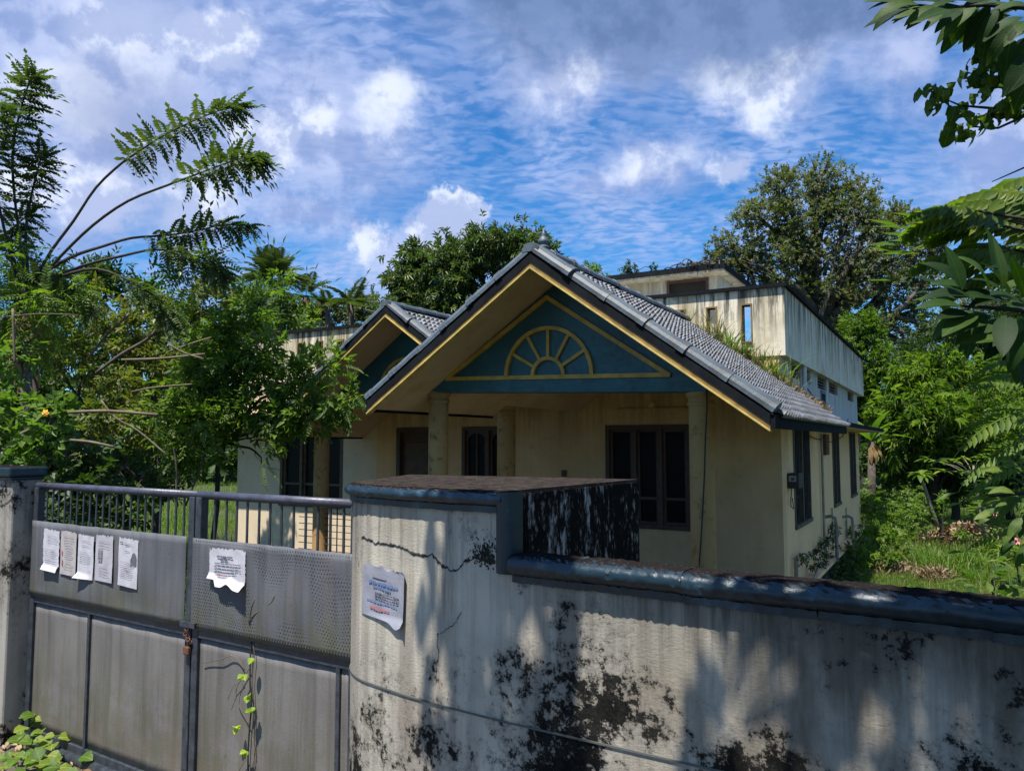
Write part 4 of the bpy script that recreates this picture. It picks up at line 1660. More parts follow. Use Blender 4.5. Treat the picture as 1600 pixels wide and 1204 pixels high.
def torn_sheet(w_at, h, nx_, nz_, top_tear, bot_tear, curl, seed, side_tear=0.0):
    """grid in (x, z) from the top down with torn edges; curl lifts the bottom corners"""
    r = random.Random(seed)
    tops = []
    v = 0
    for i in range(nx_ + 1):
        v = .5 * v + r.uniform(-1, 1) * .5
        tops.append(v)
    bots = [bot_tear(i / nx_) for i in range(nx_ + 1)]
    sl = [r.uniform(0, side_tear) for _ in range(nz_ + 1)]
    sr_ = [r.uniform(0, side_tear) for _ in range(nz_ + 1)]
    V, F = [], []
    for k in range(nz_ + 1):
        for i in range(nx_ + 1):
            fx, fz = i / nx_, k / nz_
            zt = -abs(tops[i]) * top_tear * (1 if i % 2 else .3)
            zb = -h + bots[i]
            x = w_at * fx
            if i == 0:
                x += sl[k]
            if i == nx_:
                x -= sr_[k]
            V.append((x, curl(fx, fz) - .0012 + .0012 * math.sin(fx * 11 + seed) * math.sin(fz * 8 + seed), zt + (zb - zt) * fz))
    for k in range(nz_):
        for i in range(nx_):
            a = k * (nx_ + 1) + i
            F.append((a, a + 1, a + nx_ + 2, a + nx_ + 1))
    return V, F


def paper(px_tl, px_tr, px_bl, label, mat, seed, lines, curl=lambda a, b: 0, top_tear=.02, bot=lambda f: 0, side=.002, name='paper'):
    s0, z0 = gate_s(*px_tl)
    s1, z1 = gate_s(*px_tr)
    s2, z2 = gate_s(*px_bl)
    wd, ht = s1 - s0, z0 - z2
    o = empty(name, g2w(s0, .037, z0), gate_rz, label=label, cat='notice', group=None)
    V, F = torn_sheet(wd, ht, 22, 26, top_tear, bot, lambda a, b: -curl(a, b), seed, side)
    shear = (z1 - z0) / max(wd, .01)
    V = [(x, y, z + shear * x) for (x, y, z) in V]
    me = bpy.data.meshes.new('sheet')
    me.from_pydata(V, [], F)
    s = link('sheet', me, M[mat], o, smooth=True)
    r = random.Random(seed * 7)
    mbs = {}
    for (fy, f0, f1, kind, th) in lines:
        x = f0
        mb = mbs.setdefault(kind, MB())
        while x < f1:
            l = min(r.uniform(.04, .13), f1 - x)
            z = -ht * fy + shear * wd * x
            xa, xb = wd * x, wd * (x + l * .86)
            y = -.0055 - curl(x, fy)
            mb.add([(xa, y, z - th + r.uniform(-.0004, .0004)), (xb, y, z - th), (xb, y, z + r.uniform(-.0004, .0006)), (xa, y, z)], [(0, 1, 2, 3)])
            x += l
    for kind, mb in mbs.items():
        mb.build('printed_lines', M[kind], o, kind='stuff')
    return o


def lines_block(y0, y1, n, x0=.1, x1=.9, kind='ink', th=.0028, seed=0):
    r = random.Random(seed)
    return [(y0 + (y1 - y0) * i / max(1, n - 1), x0 + r.uniform(0, .06), x1 - r.uniform(0, .18), kind, th) for i in range(n)]


cb = lambda a, b: .018 * max(0, b - .86) / .14
cl3 = lambda a, b: .03 * max(0, b - .9) / .1 * (1 - a) + 0
paper((79, 823), (105, 828), (80, 887), 'leftmost torn white notice on the gate, its left edge ragged', 'paper_a', 1,
      lines_block(.16, .30, 3, .25, .95, seed=1) + lines_block(.50, .64, 4, .15, .95, seed=2) + lines_block(.72, .82, 3, .15, .9, seed=3), cb, side=.012)
paper((106.5, 826), (131, 830), (104, 894), 'yellowed notice with a reddish stain, second from the left on the gate', 'paper_b', 2,
      lines_block(.12, .36, 5, .2, .85, seed=4) + lines_block(.42, .60, 5, .25, .95, seed=5) + lines_block(.70, .84, 3, .3, .9, seed=6) + [(.45, .12, .18, 'ink_red', .03), (.66, .15, .22, 'ink_red', .035)])
paper((133.5, 832), (158, 836), (129, 899), 'lilac-white notice curling at its bottom left corner, middle of the five on the gate', 'paper_a', 3,
      lines_block(.14, .24, 2, .2, .8, seed=7) + lines_block(.40, .62, 6, .12, .9, seed=8), cl3)
paper((161, 832), (188, 836), (159, 904), 'greyish faded notice, second from the right of the five on the left leaf', 'paper_c', 4,
      lines_block(.14, .26, 3, .15, .9, seed=9) + [(.3 + .05 * i, .2, .42, 'ink', .02) for i in range(5)] + lines_block(.68, .86, 4, .2, .85, seed=10))
paper((197, 836), (227, 842), (194.5, 911), 'notice with a dark printed crest at top, apart to the right of the other four', 'paper_a', 5,
      [(.10, .08, .26, 'ink_dark', .006), (.115, .3, .75, 'ink', .003), (.14, .38, .6, 'ink_dark', .004), (.27, .35, .6, 'ink_dark', .003)] + lines_block(.50, .80, 9, .12, .9, 'ink', seed=12) + [(.62, .35, .5, 'ink_dark', .003), (.68, .4, .6, 'ink_dark', .004)])
paper((338, 852), (395, 857), (337, 904), 'square white notice with torn wavy top and curling bottom, alone on the right leaf', 'paper_a', 6,
      lines_block(.24, .24, 1, .22, .80, 'ink_dark', .007, 13) + lines_block(.33, .33, 1, .32, .68, 'ink_dark', .007, 14) + lines_block(.45, .72, 4, .12, .9, 'ink_dark', .0045, 15) + [(.80, .2, .5, 'ink_red', .003)],
      lambda a, b: .035 * max(0, b - .82) / .18 * (.4 + .6 * a), top_tear=.04, bot=lambda f: .012 + .022 * math.exp(-((f - .62) / .12) ** 2) - .03 * (f > .25) * 1.0 - .012 * f, side=.005)

# poster wrapped round the wall's rounded end
post = empty('poster', (0, 0, 0), 0, label='faded lilac printed poster wrapped round the rounded end of the compound wall', cat='poster')
pp, pn = face_point(600, 925, 0)
post.location = pp
NXp, NZp = 18, 22
tl_, tr_, bl_, brr = (569, 877), (637, 893), (566, 957), (634, 978)
rp = random.Random(21)
tears = [abs(rp.uniform(-1, 1)) * 5 for _ in range(NXp + 1)]
V, F = [], []


def poster_pt(fx, fz, out=.0):
    x = (tl_[0] * (1 - fx) + tr_[0] * fx) * (1 - fz) + (bl_[0] * (1 - fx) + brr[0] * fx) * fz
    y = (tl_[1] * (1 - fx) + tr_[1] * fx) * (1 - fz) + (bl_[1] * (1 - fx) + brr[1] * fx) * fz
    p, n = face_point(x, y, 0.003 + out)
    return p - pp


for k in range(NZp + 1):
    for i in range(NXp + 1):
        fx, fz = i / NXp, k / NZp
        cu = .012 * max(0, fx - .93) / .07 + .014 * max(0, fz - .92) / .08 * fx
        cu += .0015 * math.sin(fx * 13) * math.sin(fz * 9)
        q = poster_pt(fx, fz, cu)
        if k == 0:
            q = q - Vector((0, 0, tears[i] / 1200 * 3))
        if k == NZp:
            q = q - Vector((0, 0, .02 * math.exp(-((fx - .82) / .12) ** 2)))
        V.append(q)
for k in range(NZp):
    for i in range(NXp):
        a = k * (NXp + 1) + i
        F.append((a, a + 1, a + NXp + 2, a + NXp + 1))
me = bpy.data.meshes.new('sheet')
me.from_pydata(V, [], F)
M['poster'] = paper_mat('faded_lilac_poster', (.25, .26, .31), 4)
link('sheet', me, M['poster'], post, smooth=True)


def poster_text(fy, x0, x1, hgt, kind, slope=.02, seed=0, solid=False):
    r = random.Random(seed)
    m = MB()
    x = x0
    while x < x1:
        l = r.uniform(.03, .09) if not solid else x1 - x0
        xe = min(x + l * .8, x1)
        a = poster_pt(x, fy + slope * x, .003); b = poster_pt(xe, fy + slope * xe, .003)
        c = poster_pt(xe, fy + slope * xe - hgt * r.uniform(.6, 1), .003); d_ = poster_pt(x, fy + slope * x - hgt * r.uniform(.6, 1), .003)
        m.add([a, b, c, d_], [(0, 1, 2, 3)])
        x += l
    m.build('printed_lines', M[kind], post, kind='stuff')


poster_text(.24, .22, .62, .07, 'ink', seed=1, solid=True)
poster_text(.36, .15, .82, .07, 'ink_blue', seed=2)
poster_text(.44, .25, .65, .06, 'ink_blue', seed=3)
for i, f in enumerate((.53, .58, .63)):
    poster_text(f, .3, .85, .03, 'ink_dark', seed=4 + i)
poster_text(.70, .12, .8, .035, 'ink_blue', seed=9)
poster_text(.84, .2, .65, .05, 'ink_red', seed=10)

# ================================================================== VEGETATION HELPERS
def leaf_mat(name, stops, trans=0.35, rough=0.5, spec=0.28, single=False):
    m = bpy.data.materials.new(name)
    m.use_nodes = True
    t = NT(m.node_tree)
    out = t.n('ShaderNodeOutputMaterial')
    g = t.n('ShaderNodeNewGeometry').outputs['Random Per Island']
    n = t.noise(pos(t), 1.4, 3, .6)
    v = t.math('ADD', t.math('MULTIPLY', g, .62), t.math('MULTIPLY', t.step(n, .3, .7), .38))
    if single:
        g = t.n('ShaderNodeObjectInfo').outputs['Random']
        v = t.math('ADD', t.math('MULTIPLY', g, .85), t.math('MULTIPLY', t.step(t.noise(pos(t), 22, 4, .6), .3, .7), .15))
    k = len(stops)
    cc = t.ramp(v, [(i / (k - 1), c) for i, c in enumerate(stops)])
    bs = t.n('ShaderNodeBsdfPrincipled')
    if single:
        sx = t.n('ShaderNodeSeparateXYZ')
        t.put(sx.inputs[0], pos(t))
        ay = t.math('ABSOLUTE', sx.outputs[1])
        rib = t.step(ay, .0010, .0022, 1.0, 0.0)
        fr = t.math('FRACT', t.math('MULTIPLY', t.math('SUBTRACT', sx.outputs[0], t.math('MULTIPLY', ay, .9)), 62.0))
        vein = t.math('MULTIPLY', t.step(t.math('ABSOLUTE', t.math('SUBTRACT', fr, .5)), .40, .5), .45)
        vm = t.math('MAXIMUM', rib, vein)
        cc = t.mix(vm, cc, t.mix(1.0, cc, (2.2, 2.0, 1.8), 'MULTIPLY'))
        spots = t.step(t.noise(pos(t), 60, 4, .7), .66, .72, 0, .7)
        cc = t.mix(spots, cc, (.06, .045, .015))
        bump(t, bs, t.math('SUBTRACT', 1.0, vm), .35, .002)
    t.put(bs.inputs['Base Color'], cc)
    bs.inputs['Roughness'].default_value = rough
    bs.inputs['Specular IOR Level'].default_value = spec
    tr = t.n('ShaderNodeBsdfTranslucent')
    t.put(tr.inputs[0], t.mix(1.0, cc, (1.5, 1.75, 0.5), 'MULTIPLY'))
    mx = t.n('ShaderNodeMixShader')
    mx.inputs[0].default_value = trans
    t.put(mx.inputs[1], bs.outputs[0])
    t.put(mx.inputs[2], tr.outputs[0])
    t.put(out.inputs[0], mx.outputs[0])
    return m


L = {}
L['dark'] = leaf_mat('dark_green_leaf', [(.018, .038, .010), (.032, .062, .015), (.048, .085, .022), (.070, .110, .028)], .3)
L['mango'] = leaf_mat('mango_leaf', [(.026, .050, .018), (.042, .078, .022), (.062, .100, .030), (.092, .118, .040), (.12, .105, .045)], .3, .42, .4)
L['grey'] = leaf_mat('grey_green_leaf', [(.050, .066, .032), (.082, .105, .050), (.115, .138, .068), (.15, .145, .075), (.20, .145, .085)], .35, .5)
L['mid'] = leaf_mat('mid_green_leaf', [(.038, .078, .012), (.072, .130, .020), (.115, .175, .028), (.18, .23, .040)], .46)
L['bright'] = leaf_mat('bright_green_leaf', [(.045, .095, .012), (.070, .135, .018), (.105, .175, .028), (.17, .22, .03)], .42)
L['olive'] = leaf_mat('olive_leaf', [(.036, .060, .012), (.070, .100, .020), (.11, .13, .028), (.16, .16, .040), (.13, .10, .04)], .4)
L['sunny'] = leaf_mat('yellow_green_leaf', [(.035, .075, .010), (.075, .125, .015), (.14, .19, .022), (.20, .22, .03)], .45, .4, .35)
L['palm'] = leaf_mat('palm_leaf', [(.035, .060, .018), (.060, .088, .026), (.095, .115, .035)], .3)
L['dry'] = leaf_mat('dry_leaf', [(.16, .10, .045), (.24, .155, .07), (.30, .21, .11)], .25, .8, .2)
L['grass'] = leaf_mat('grass_blade', [(.060, .120, .014), (.095, .175, .024), (.15, .22, .04), (.24, .23, .08)], .45)
L['straw'] = leaf_mat('straw_blade', [(.10, .12, .04), (.20, .18, .08), (.34, .27, .14)], .3, .8, .2)
L['litter'] = leaf_mat('leaf_litter', [(.10, .06, .035), (.20, .13, .075), (.34, .25, .16), (.12, .09, .05)], .1, .8, .2)
L['dusk'] = leaf_mat('shade_darkened_big_leaf', [(.007, .020, .004), (.014, .038, .006), (.026, .060, .009), (.055, .095, .014)], .40, .55, .2, True)  # greens darkened to paint in shade from the tree above
L['leafy'] = leaf_mat('fresh_green_big_leaf', [(.020, .050, .008), (.042, .088, .012), (.080, .125, .018), (.13, .17, .025)], .42, .5, .25, True)
L['single'] = leaf_mat('bright_single_leaf', [(.050, .100, .012), (.085, .150, .020), (.14, .20, .03), (.19, .23, .04)], .42, .5, .25, True)


def P_leaf(Ln=1.0, W=0.4, fold=0.10, droop=0.15):
    V = np.array([(0, 0, 0), (.45 * Ln, W / 2, fold * Ln), (Ln, 0, -droop * Ln), (.45 * Ln, -W / 2, fold * Ln)], float)
    return V, np.array([(0, 3, 2), (0, 2, 1)])


def P_join(parts):
    V, F, o = [], [], 0
    for (v, f) in parts:
        V.append(v)
        F.append(f + o)
        o += len(v)
    return np.vstack(V), np.vstack(F)


def basis(D, up):
    D = D / np.linalg.norm(D, axis=-1, keepdims=True)
    y = np.cross(up, D)
    y /= np.linalg.norm(y, axis=-1, keepdims=True) + 1e-9
    z = np.cross(D, y)
    return np.stack([D, y, z], axis=-1)           # columns


def xf(proto, o, D, up=(0, 0, 1), s=1.0):
    B = basis(np.array([D], float), np.array([up], float))[0]
    return proto[0] @ B.T * s + np.array(o, float), proto[1]


def P_sprig(n, Ln, W, spread, length, rs, droop=.15):
    """short twig with leaves spiralling round it"""
    r = np.random.default_rng(rs)
    parts = []
    for i in range(n):
        t = (i + .5) / n
        a = i * 2.4 + r.uniform(-.4, .4)
        D = np.array([.35 + .6 * t, spread * math.cos(a), spread * math.sin(a) * .7])
        parts.append(xf(P_leaf(Ln * r.uniform(.75, 1.1), W, .08, droop), (length * t, 0, 0), D, (0.1, 0.2, 1)))
    tw = (np.array([(0, -.004, 0), (0, .004, 0), (length, 0, 0)], float), np.array([(0, 1, 2)]))
    return P_join(parts + [tw])


def P_pinnate(pairs, length, ll, lw, curve=.5, rs=0, stalk=.12, hang=.22, out=1.0):
    """compound leaf: curved midrib with paired leaflets"""
    r = np.random.default_rng(rs)
    parts = []
    pts = []
    for i in range(pairs + 2):
        t = i / (pairs + 1)
        ang = -curve * t
        if not pts:
            pts.append((0.0, 0.0))
        else:
            pts.append((pts[-1][0] + math.cos(ang) * length / (pairs + 1), pts[-1][1] + math.sin(ang) * length / (pairs + 1)))
    w = .006 * length / .4
    rv = []
    for (x, z) in pts:
        rv += [(x, -w * .5, z), (x, w * .5, z)]
    rf = []
    for i in range(len(pts) - 1):
        rf += [(2 * i, 2 * i + 1, 2 * i + 3), (2 * i, 2 * i + 3, 2 * i + 2)]
    parts.append((np.array(rv, float), np.array(rf)))
    for i in range(1, pairs + 1):
        t = i / (pairs + 1)
        if t < stalk:
            continue
        x, z = pts[i]
        k = (math.sin(math.pi * min(1, .18 + t * .9)) ** .5)
        for s in (-1, 1):
            D = np.array([.38, s * out, -hang + r.uniform(-.15, .15)])
            parts.append(xf(P_leaf(ll * k * r.uniform(.85, 1.05), lw, .05, .1), (x, 0, z), D, (0, 0, 1)))
    parts.append(xf(P_leaf(ll, lw, .05, .1), (pts[-1][0], 0, pts[-1][1]), np.array([1, 0, -.4]), (0, 0, 1)))
    return P_join(parts)


def P_big(Ln, W, n=7, fold=.18, droop=.35, tipw=.0, wave=.0, rs=0):
    """single large leaf with midrib fold, curve and pointed tip"""
    r = np.random.default_rng(rs)
    V, F = [], []
    x, z, ang = 0.0, 0.0, .15
    for i in range(n + 1):
        t = i / n
        wd = W / 2 * (math.sin(math.pi * min(1, t ** .8)) ** .8 if 0 < t < 1 else 0.0) + .002
        wv = wave * math.sin(t * 14 + rs)
        V += [(x, wd, z + fold * wd + wv * wd), (x, 0, z), (x, -wd, z + fold * wd - wv * wd)]
        x += math.cos(ang) * Ln / n
        z += math.sin(ang) * Ln / n
        ang -= droop * 1.6 / n
    for i in range(n):
        a = 3 * i
        F += [(a, a + 1, a + 4), (a, a + 4, a + 3), (a + 1, a + 2, a + 5), (a + 1, a + 5, a + 4)]
    return np.array(V, float), np.array(F)


def scatter(protos, pos_, D, up, scale, rs=0):
    """merged copies of the prototypes"""
    r = np.random.default_rng(rs)
    N = len(pos_)
    B = basis(D, up)
    idx = r.integers(0, len(protos), N)
    VV, FF, o = [], [], 0
    for k, (v, f) in enumerate(protos):
        sel = np.where(idx == k)[0]
        if not len(sel):
            continue
        W_ = np.einsum('nij,mj->nmi', B[sel], v) * scale[sel][:, None, None] + pos_[sel][:, None, :]
        VV.append(W_.reshape(-1, 3))
        FF.append((f[None] + (np.arange(len(sel)) * len(v))[:, None, None]).reshape(-1, 3) + o)
        o += len(sel) * len(v)
    return np.vstack(VV), np.vstack(FF)


def crown_points(blobs, density, rs, clump=.30, k_sub=None, flat=.0, down=.15, shell=.55):
    """points gathered in sub-clumps over each blob; blobs = (centre, rx, ry, rz)"""
    r = np.random.default_rng(rs)
    P, D = [], []
    for (c, rx, ry, rz) in blobs:
        c = np.array(c, float)
        n = int(density * (rx * rz) * 12)
        ks = k_sub or max(5, int(9 + 10 * rx))
        u = r.normal(size=(ks, 3))
        u /= np.linalg.norm(u, axis=1, keepdims=True)
        rad = r.uniform(shell, 1.0, (ks, 1))
        sc = u * rad
        pick = r.integers(0, ks, n)
        q = sc[pick] + r.normal(size=(n, 3)) * clump * r.uniform(.5, 1.2, (ks, 1))[pick]
        P.append(c + q * np.array([rx, ry, rz]))
        out = q / (np.linalg.norm(q, axis=1, keepdims=True) + 1e-6)
        d = out * .8 + r.normal(size=(n, 3)) * .55
        d[:, 2] -= down
        D.append(d)
    P, D = np.vstack(P), np.vstack(D)
    up = np.array([0, 0, 1.0]) + r.normal(size=P.shape) * .45 + D * flat
    return P, D, up


def foliage(name, blobs, protos, density, mat, parent, rs, smin=.8, smax=1.2, origin=(0, 0, 0), **kw):
    P, D, up = crown_points(blobs, density, rs, **kw)
    r = np.random.default_rng(rs + 77)
    keep = P[:, 2] > GZ + .02
    P, D, up = P[keep], D[keep], up[keep]
    P = P - np.array(origin)
    V, F = scatter(protos, P, D, up, r.uniform(smin, smax, len(P)), rs)
    me = np_mesh(name, V, F)
    return link(name, me, mat, parent, kind='stuff')


def limb_path(a, b, bend, n, r):
    a, b = Vector(a), Vector(b)
    d = b - a
    s = Vector((r.uniform(-1, 1), r.uniform(-1, 1), r.uniform(-.2, .6))) * bend * d.length
    out = []
    for i in range(n + 1):
        t = i / n
        out.append(a + d * t + s * math.sin(math.pi * t) + Vector((r.uniform(-1, 1), r.uniform(-1, 1), r.uniform(-1, 1))) * d.length * .018 * (0 < i < n))
    return out


def tree(name, base, fork, blobs, protos, density, mat, bark, label, cat='tree', group=None, rs=1, r0=.12, limbs=True, limb_from=4, smin=.8, smax=1.2, twigs=2, **kw):
    """trunk to the fork, limbs out to every blob, crown of leaf sprays"""
    base = Vector(base)
    root = empty(name, base, 0, label=label, cat=cat, group=group)
    r = random.Random(rs)
    m = MB()
    fk = Vector(fork)
    tp = limb_path(base, fk, .04, 7, r)
    m.tube([p - base for p in tp], [r0 * (1.25 if i == 0 else 1 - .35 * i / 7) for i in range(8)], 10)
    if limbs:
        for (c, rx, ry, rz) in blobs:
            c = Vector(c)
            st = tp[r.randint(limb_from, 7)]
            lp_ = limb_path(st, c, .14, 6, r)
            m.tube([p - base for p in lp_], [r0 * .5 * (1 - .78 * i / 6) for i in range(7)], 6)
            for _ in range(twigs):
                a = lp_[r.randint(3, 6)]
                b = c + Vector((r.uniform(-1, 1) * rx, r.uniform(-1, 1) * ry, r.uniform(-.6, 1) * rz)) * .9
                tw = limb_path(a, b, .15, 4, r)
                m.tube([p - base for p in tw], [r0 * .14 * (1 - .75 * i / 4) for i in range(5)], 4)
    m.build('trunk', M[bark], root, smooth=True)
    foliage('crown', blobs, protos, density, L[mat], root, rs, smin, smax, origin=base, **kw)
    return root


def B(px, py, rp, Y, sq=1.0, deep=1.0):
    """a blob from pixel centre, pixel radius and distance"""
    c = at(px, py, Y)
    r = rp * .88 * Y / 1200
    return (tuple(c), r, r * deep, r * sq)


def ground_at(px, Y):
    p = at(px, 700, Y)
    return (p.x, p.y, GZ - .05)


# leaf sprays
SP_MANGO = [P_sprig(8, .20, .050, .75, .16, s, .35) for s in range(4)]
SP_SMALL = [P_sprig(7, .085, .050, .8, .13, s, .15) for s in range(4)]
SP_MED = [P_sprig(7, .13, .055, .8, .16, s + 9, .2) for s in range(4)]
SP_BROAD = [P_sprig(5, .17, .10, .8, .14, s + 5, .2) for s in range(4)]
SP_FINE = [P_sprig(10, .060, .024, .8, .20, s + 15, .15) for s in range(4)]
SP_PIN = [P_pinnate(9, .30, .058, .022, c, i, .05) for i, c in enumerate((.5, .9, 1.3))]
SP_LONG = [P_sprig(7, .24, .045, .6, .12, s + 22, .6) for s in range(4)]

# ================================================================== TREES BEHIND THE HOUSE
tree('mango_tree', ground_at(765, 26), at(765, 470, 26),
     [B(657, 442, 39, 26), B(626, 447, 22, 26), B(616, 487, 28, 25.5), B(662, 487, 45, 26), B(700, 407, 39, 26), B(714, 447, 45, 26), B(748, 389, 34, 26), B(790, 392, 36, 26),
      B(724, 492, 42, 26), B(833, 403, 36, 26), B(809, 429, 39, 26), B(860, 427, 24, 26), B(771, 497, 42, 26), B(653, 398, 20, 26), B(833, 457, 42, 26), B(691, 517, 47, 26), B(643, 517, 38, 26)],
     SP_MANGO, 60, 'mango', 'bark_dark', 'rounded dark green mango tree rising behind the two tiled gables', rs=3, r0=.26, shell=.35, clump=.40, smin=.9, smax=1.4)

bl = [(1230, 285, 34), (1285, 268, 36), (1340, 296, 34), (1190, 325, 34), (1240, 335, 42), (1300, 325, 42), (1358, 345, 38), (1172, 380, 28), (1222, 392, 42), (1280, 392, 42), (1338, 398, 42),
      (1398, 330, 26), (1140, 372, 20), (1132, 398, 20), (1160, 410, 26), (1405, 385, 32), (1440, 372, 24), (1385, 440, 34), (1320, 455, 34), (1262, 450, 36), (1205, 440, 30), (1435, 420, 26), (1455, 395, 16),
      (1375, 492, 26), (1300, 505, 26), (1430, 470, 22), (1250, 500, 26), (1400, 520, 24), (1445, 500, 18)]
tree('broadleaf_tree', ground_at(1290, 32), at(1288, 500, 32), [B((a - 1290) * 1.07 + 1288, b + 10, c * 1.04, 32, deep=1.3) for a, b, c in bl],
     SP_SMALL, 52, 'grey', 'bark', 'tall grey-green spreading tree behind the terrace with sky showing through its crown', rs=6, r0=.42, smin=1.1, smax=1.8, shell=.25, clump=.30, twigs=4)

tree('columnar_tree', ground_at(1348, 25), at(1348, 580, 25), [B(1345, 512, 30, 25), B(1362, 530, 24, 25), B(1325, 530, 22, 25), B(1350, 560, 36, 25), B(1340, 610, 38, 25), B(1372, 600, 26, 25)],
     SP_MED, 110, 'mid', 'bark_dark', 'small dense rounded tree wrapped in creeper beside the far end of the terrace', rs=8, r0=.12, smin=.7, smax=1.0)

# jungle on the right
J = [
    ('shrub_tree', 'pale green bushy tree with drooping long leaves in the middle of the right thicket', 'mid', SP_LONG + SP_FINE, 85,
     [(1432, 612, 44, 22), (1478, 590, 46, 22.5), (1455, 660, 46, 21), (1510, 640, 50, 22), (1400, 640, 34, 21.5), (1420, 690, 36, 21)], 1455),
    ('shrub_tree', 'yellow-green bushy tree at the right edge of the thicket behind the dark foreground leaves', 'mid', SP_FINE + SP_MED, 90,
     [(1545, 600, 48, 22), (1590, 590, 50, 22), (1560, 660, 50, 21), (1605, 650, 52, 21), (1530, 690, 40, 21)], 1575),
    ('shrub_tree', 'dark evergreen filling the gap above the yard between thicket trees', 'dark', SP_MED, 75,
     [(1480, 545, 40, 28), (1530, 530, 42, 28), (1580, 520, 48, 28), (1430, 560, 34, 28), (1620, 480, 60, 28), (1390, 575, 30, 27)], 1510),
    ('shrub_tree', 'tall olive-brown tree far back above the thicket at the right', 'grey', SP_SMALL, 60,
     [(1470, 510, 34, 36), (1510, 480, 34, 36), (1560, 470, 44, 36), (1420, 535, 30, 35), (1610, 430, 50, 36), (1640, 380, 60, 36)], 1540),
    ('shrub_tree', 'shadowy low tree under the thicket canopy behind the leaning papaya stem', 'dark', SP_MED, 60,
     [(1400, 735, 32, 22), (1445, 740, 32, 22.5), (1500, 745, 36, 22), (1560, 740, 44, 21), (1610, 740, 44, 21), (1360, 720, 26, 23), (1480, 700, 40, 23)], 1490),
]
for i, (nm, lab, mt, pr, den, bls, px0) in enumerate(J):
    Y0 = bls[0][3]
    tree(nm, ground_at(px0, Y0), at(px0, 740, Y0) if Y0 < 26 else at(px0, 640, Y0), [B(a, b, c, y) for a, b, c, y in bls], pr, den, mt, 'bark_dark', lab, group='trees of the right-hand thicket', rs=20 + i, r0=.13, smin=.8, smax=1.25, shell=.3)

# ================================================================== LEFT SIDE TREES
tree('bushy_tree', ground_at(347, 8.6), at(352, 690, 8.6),
     [B(455, 600, 48, 8.2), B(515, 632, 36, 8.0), B(412, 550, 40, 8.4), B(365, 575, 50, 8.4), B(310, 610, 48, 8.4), B(262, 650, 42, 8.4), B(400, 640, 38, 8.2), B(478, 652, 24, 8.0), B(425, 690, 14, 8.0),
      B(325, 660, 40, 8.2), B(385, 492, 30, 8.6), B(300, 545, 36, 8.6), B(545, 622, 16, 7.9), B(500, 580, 28, 8.1), B(285, 700, 28, 8.4), B(350, 520, 30, 8.6), B(440, 655, 34, 8.1), B(412, 728, 8, 8.0)],
     SP_PIN[:2] + SP_FINE[:2] + SP_MED, 150, 'mid', 'bark_dark', 'feathery green tree overhanging the gate with its slim forked trunk by the house corner', rs=31, r0=.036, smin=.6, smax=1.0, shell=.2, clump=.40, twigs=3, down=.35, limb_from=7)

tree('shrub_tree', ground_at(250, 11), at(240, 700, 11),
     [B(200, 520, 44, 11), B(255, 490, 36, 11.5), B(150, 480, 40, 11), B(120, 560, 46, 10.5), B(190, 600, 46, 10.5), B(250, 570, 44, 11), B(320, 480, 40, 12), B(225, 660, 46, 10), B(150, 650, 46, 10), B(70, 520, 40, 11), B(330, 440, 26, 12), B(300, 500, 30, 12)],
     SP_MED, 60, 'olive', 'bark_dark', 'tangled olive-green tree in the middle of the left thicket', group='trees of the left-hand thicket', rs=33, r0=.07, smin=.6, smax=1.0, shell=.2, clump=.36)
tree('shrub_tree', ground_at(110, 15), at(110, 680, 15),
     [B(60, 460, 50, 15), B(150, 440, 46, 15), B(20, 540, 60, 14), B(100, 520, 55, 14), B(180, 560, 55, 15), B(260, 540, 55, 15), B(340, 540, 50, 15), B(400, 500, 40, 16), B(60, 620, 60, 13), B(160, 640, 60, 13), B(250, 640, 60, 14), B(420, 560, 50, 15), B(0, 640, 60, 13), B(330, 640, 50, 14), B(230, 470, 36, 16), B(440, 470, 26, 17)],
     SP_MED, 50, 'dark', 'bark_dark', 'dark mass of evergreen behind the left thicket', group='trees of the left-hand thicket', rs=35, r0=.14, smin=.9, smax=1.4, shell=.2, clump=.35)
tree('shrub_tree', ground_at(150, 8.5), at(150, 780, 8.5),
     [B(90, 740, 50, 8), B(160, 730, 46, 8), B(220, 750, 40, 8.5), B(130, 790, 46, 7.6), B(200, 800, 36, 8), B(60, 700, 44, 8), B(70, 800, 40, 7.6), B(250, 760, 22, 9), B(285, 745, 16, 9)],
     SP_BROAD, 85, 'dark', 'bark_dark', 'dark broad-leaved bush close behind the left gate leaf', 'bush', 'trees of the left-hand thicket', rs=37, r0=.035, smin=.4, smax=.75)
tree('leafy_bush', ground_at(20, 6.4), at(30, 760, 6.4),
     [B(30, 640, 34, 6.3), B(80, 650, 26, 6.3), B(10, 600, 30, 6.4), B(15, 560, 26, 6.5), B(60, 690, 34, 6.2), B(5, 690, 30, 6.2), B(105, 640, 14, 6.3), B(30, 700, 26, 6.2)],
     SP_BROAD, 100, 'bright', 'bark', 'bright light-green bush at the left edge above the gate pillar', 'bush', rs=39, r0=.03, smin=.32, smax=.6)
# yellow flowers on it
r = random.Random(2)
fl = empty('flower', at(70, 645, 6.1), 0, label='tiny orange-yellow blossom on the bright bush at the left', cat='flower')
V, F = scatter([P_leaf(.035, .03, .02, .0)], np.zeros((6, 3)), np.array([(math.cos(a), .3, math.sin(a)) for a in np.linspace(0, 5.2, 6)]), np.tile([0, -1.0, .2], (6, 1)), np.ones(6))
link('petals', np_mesh('petals', V, F), simple('orange_petal', (.75, .35, .03), .6), fl)

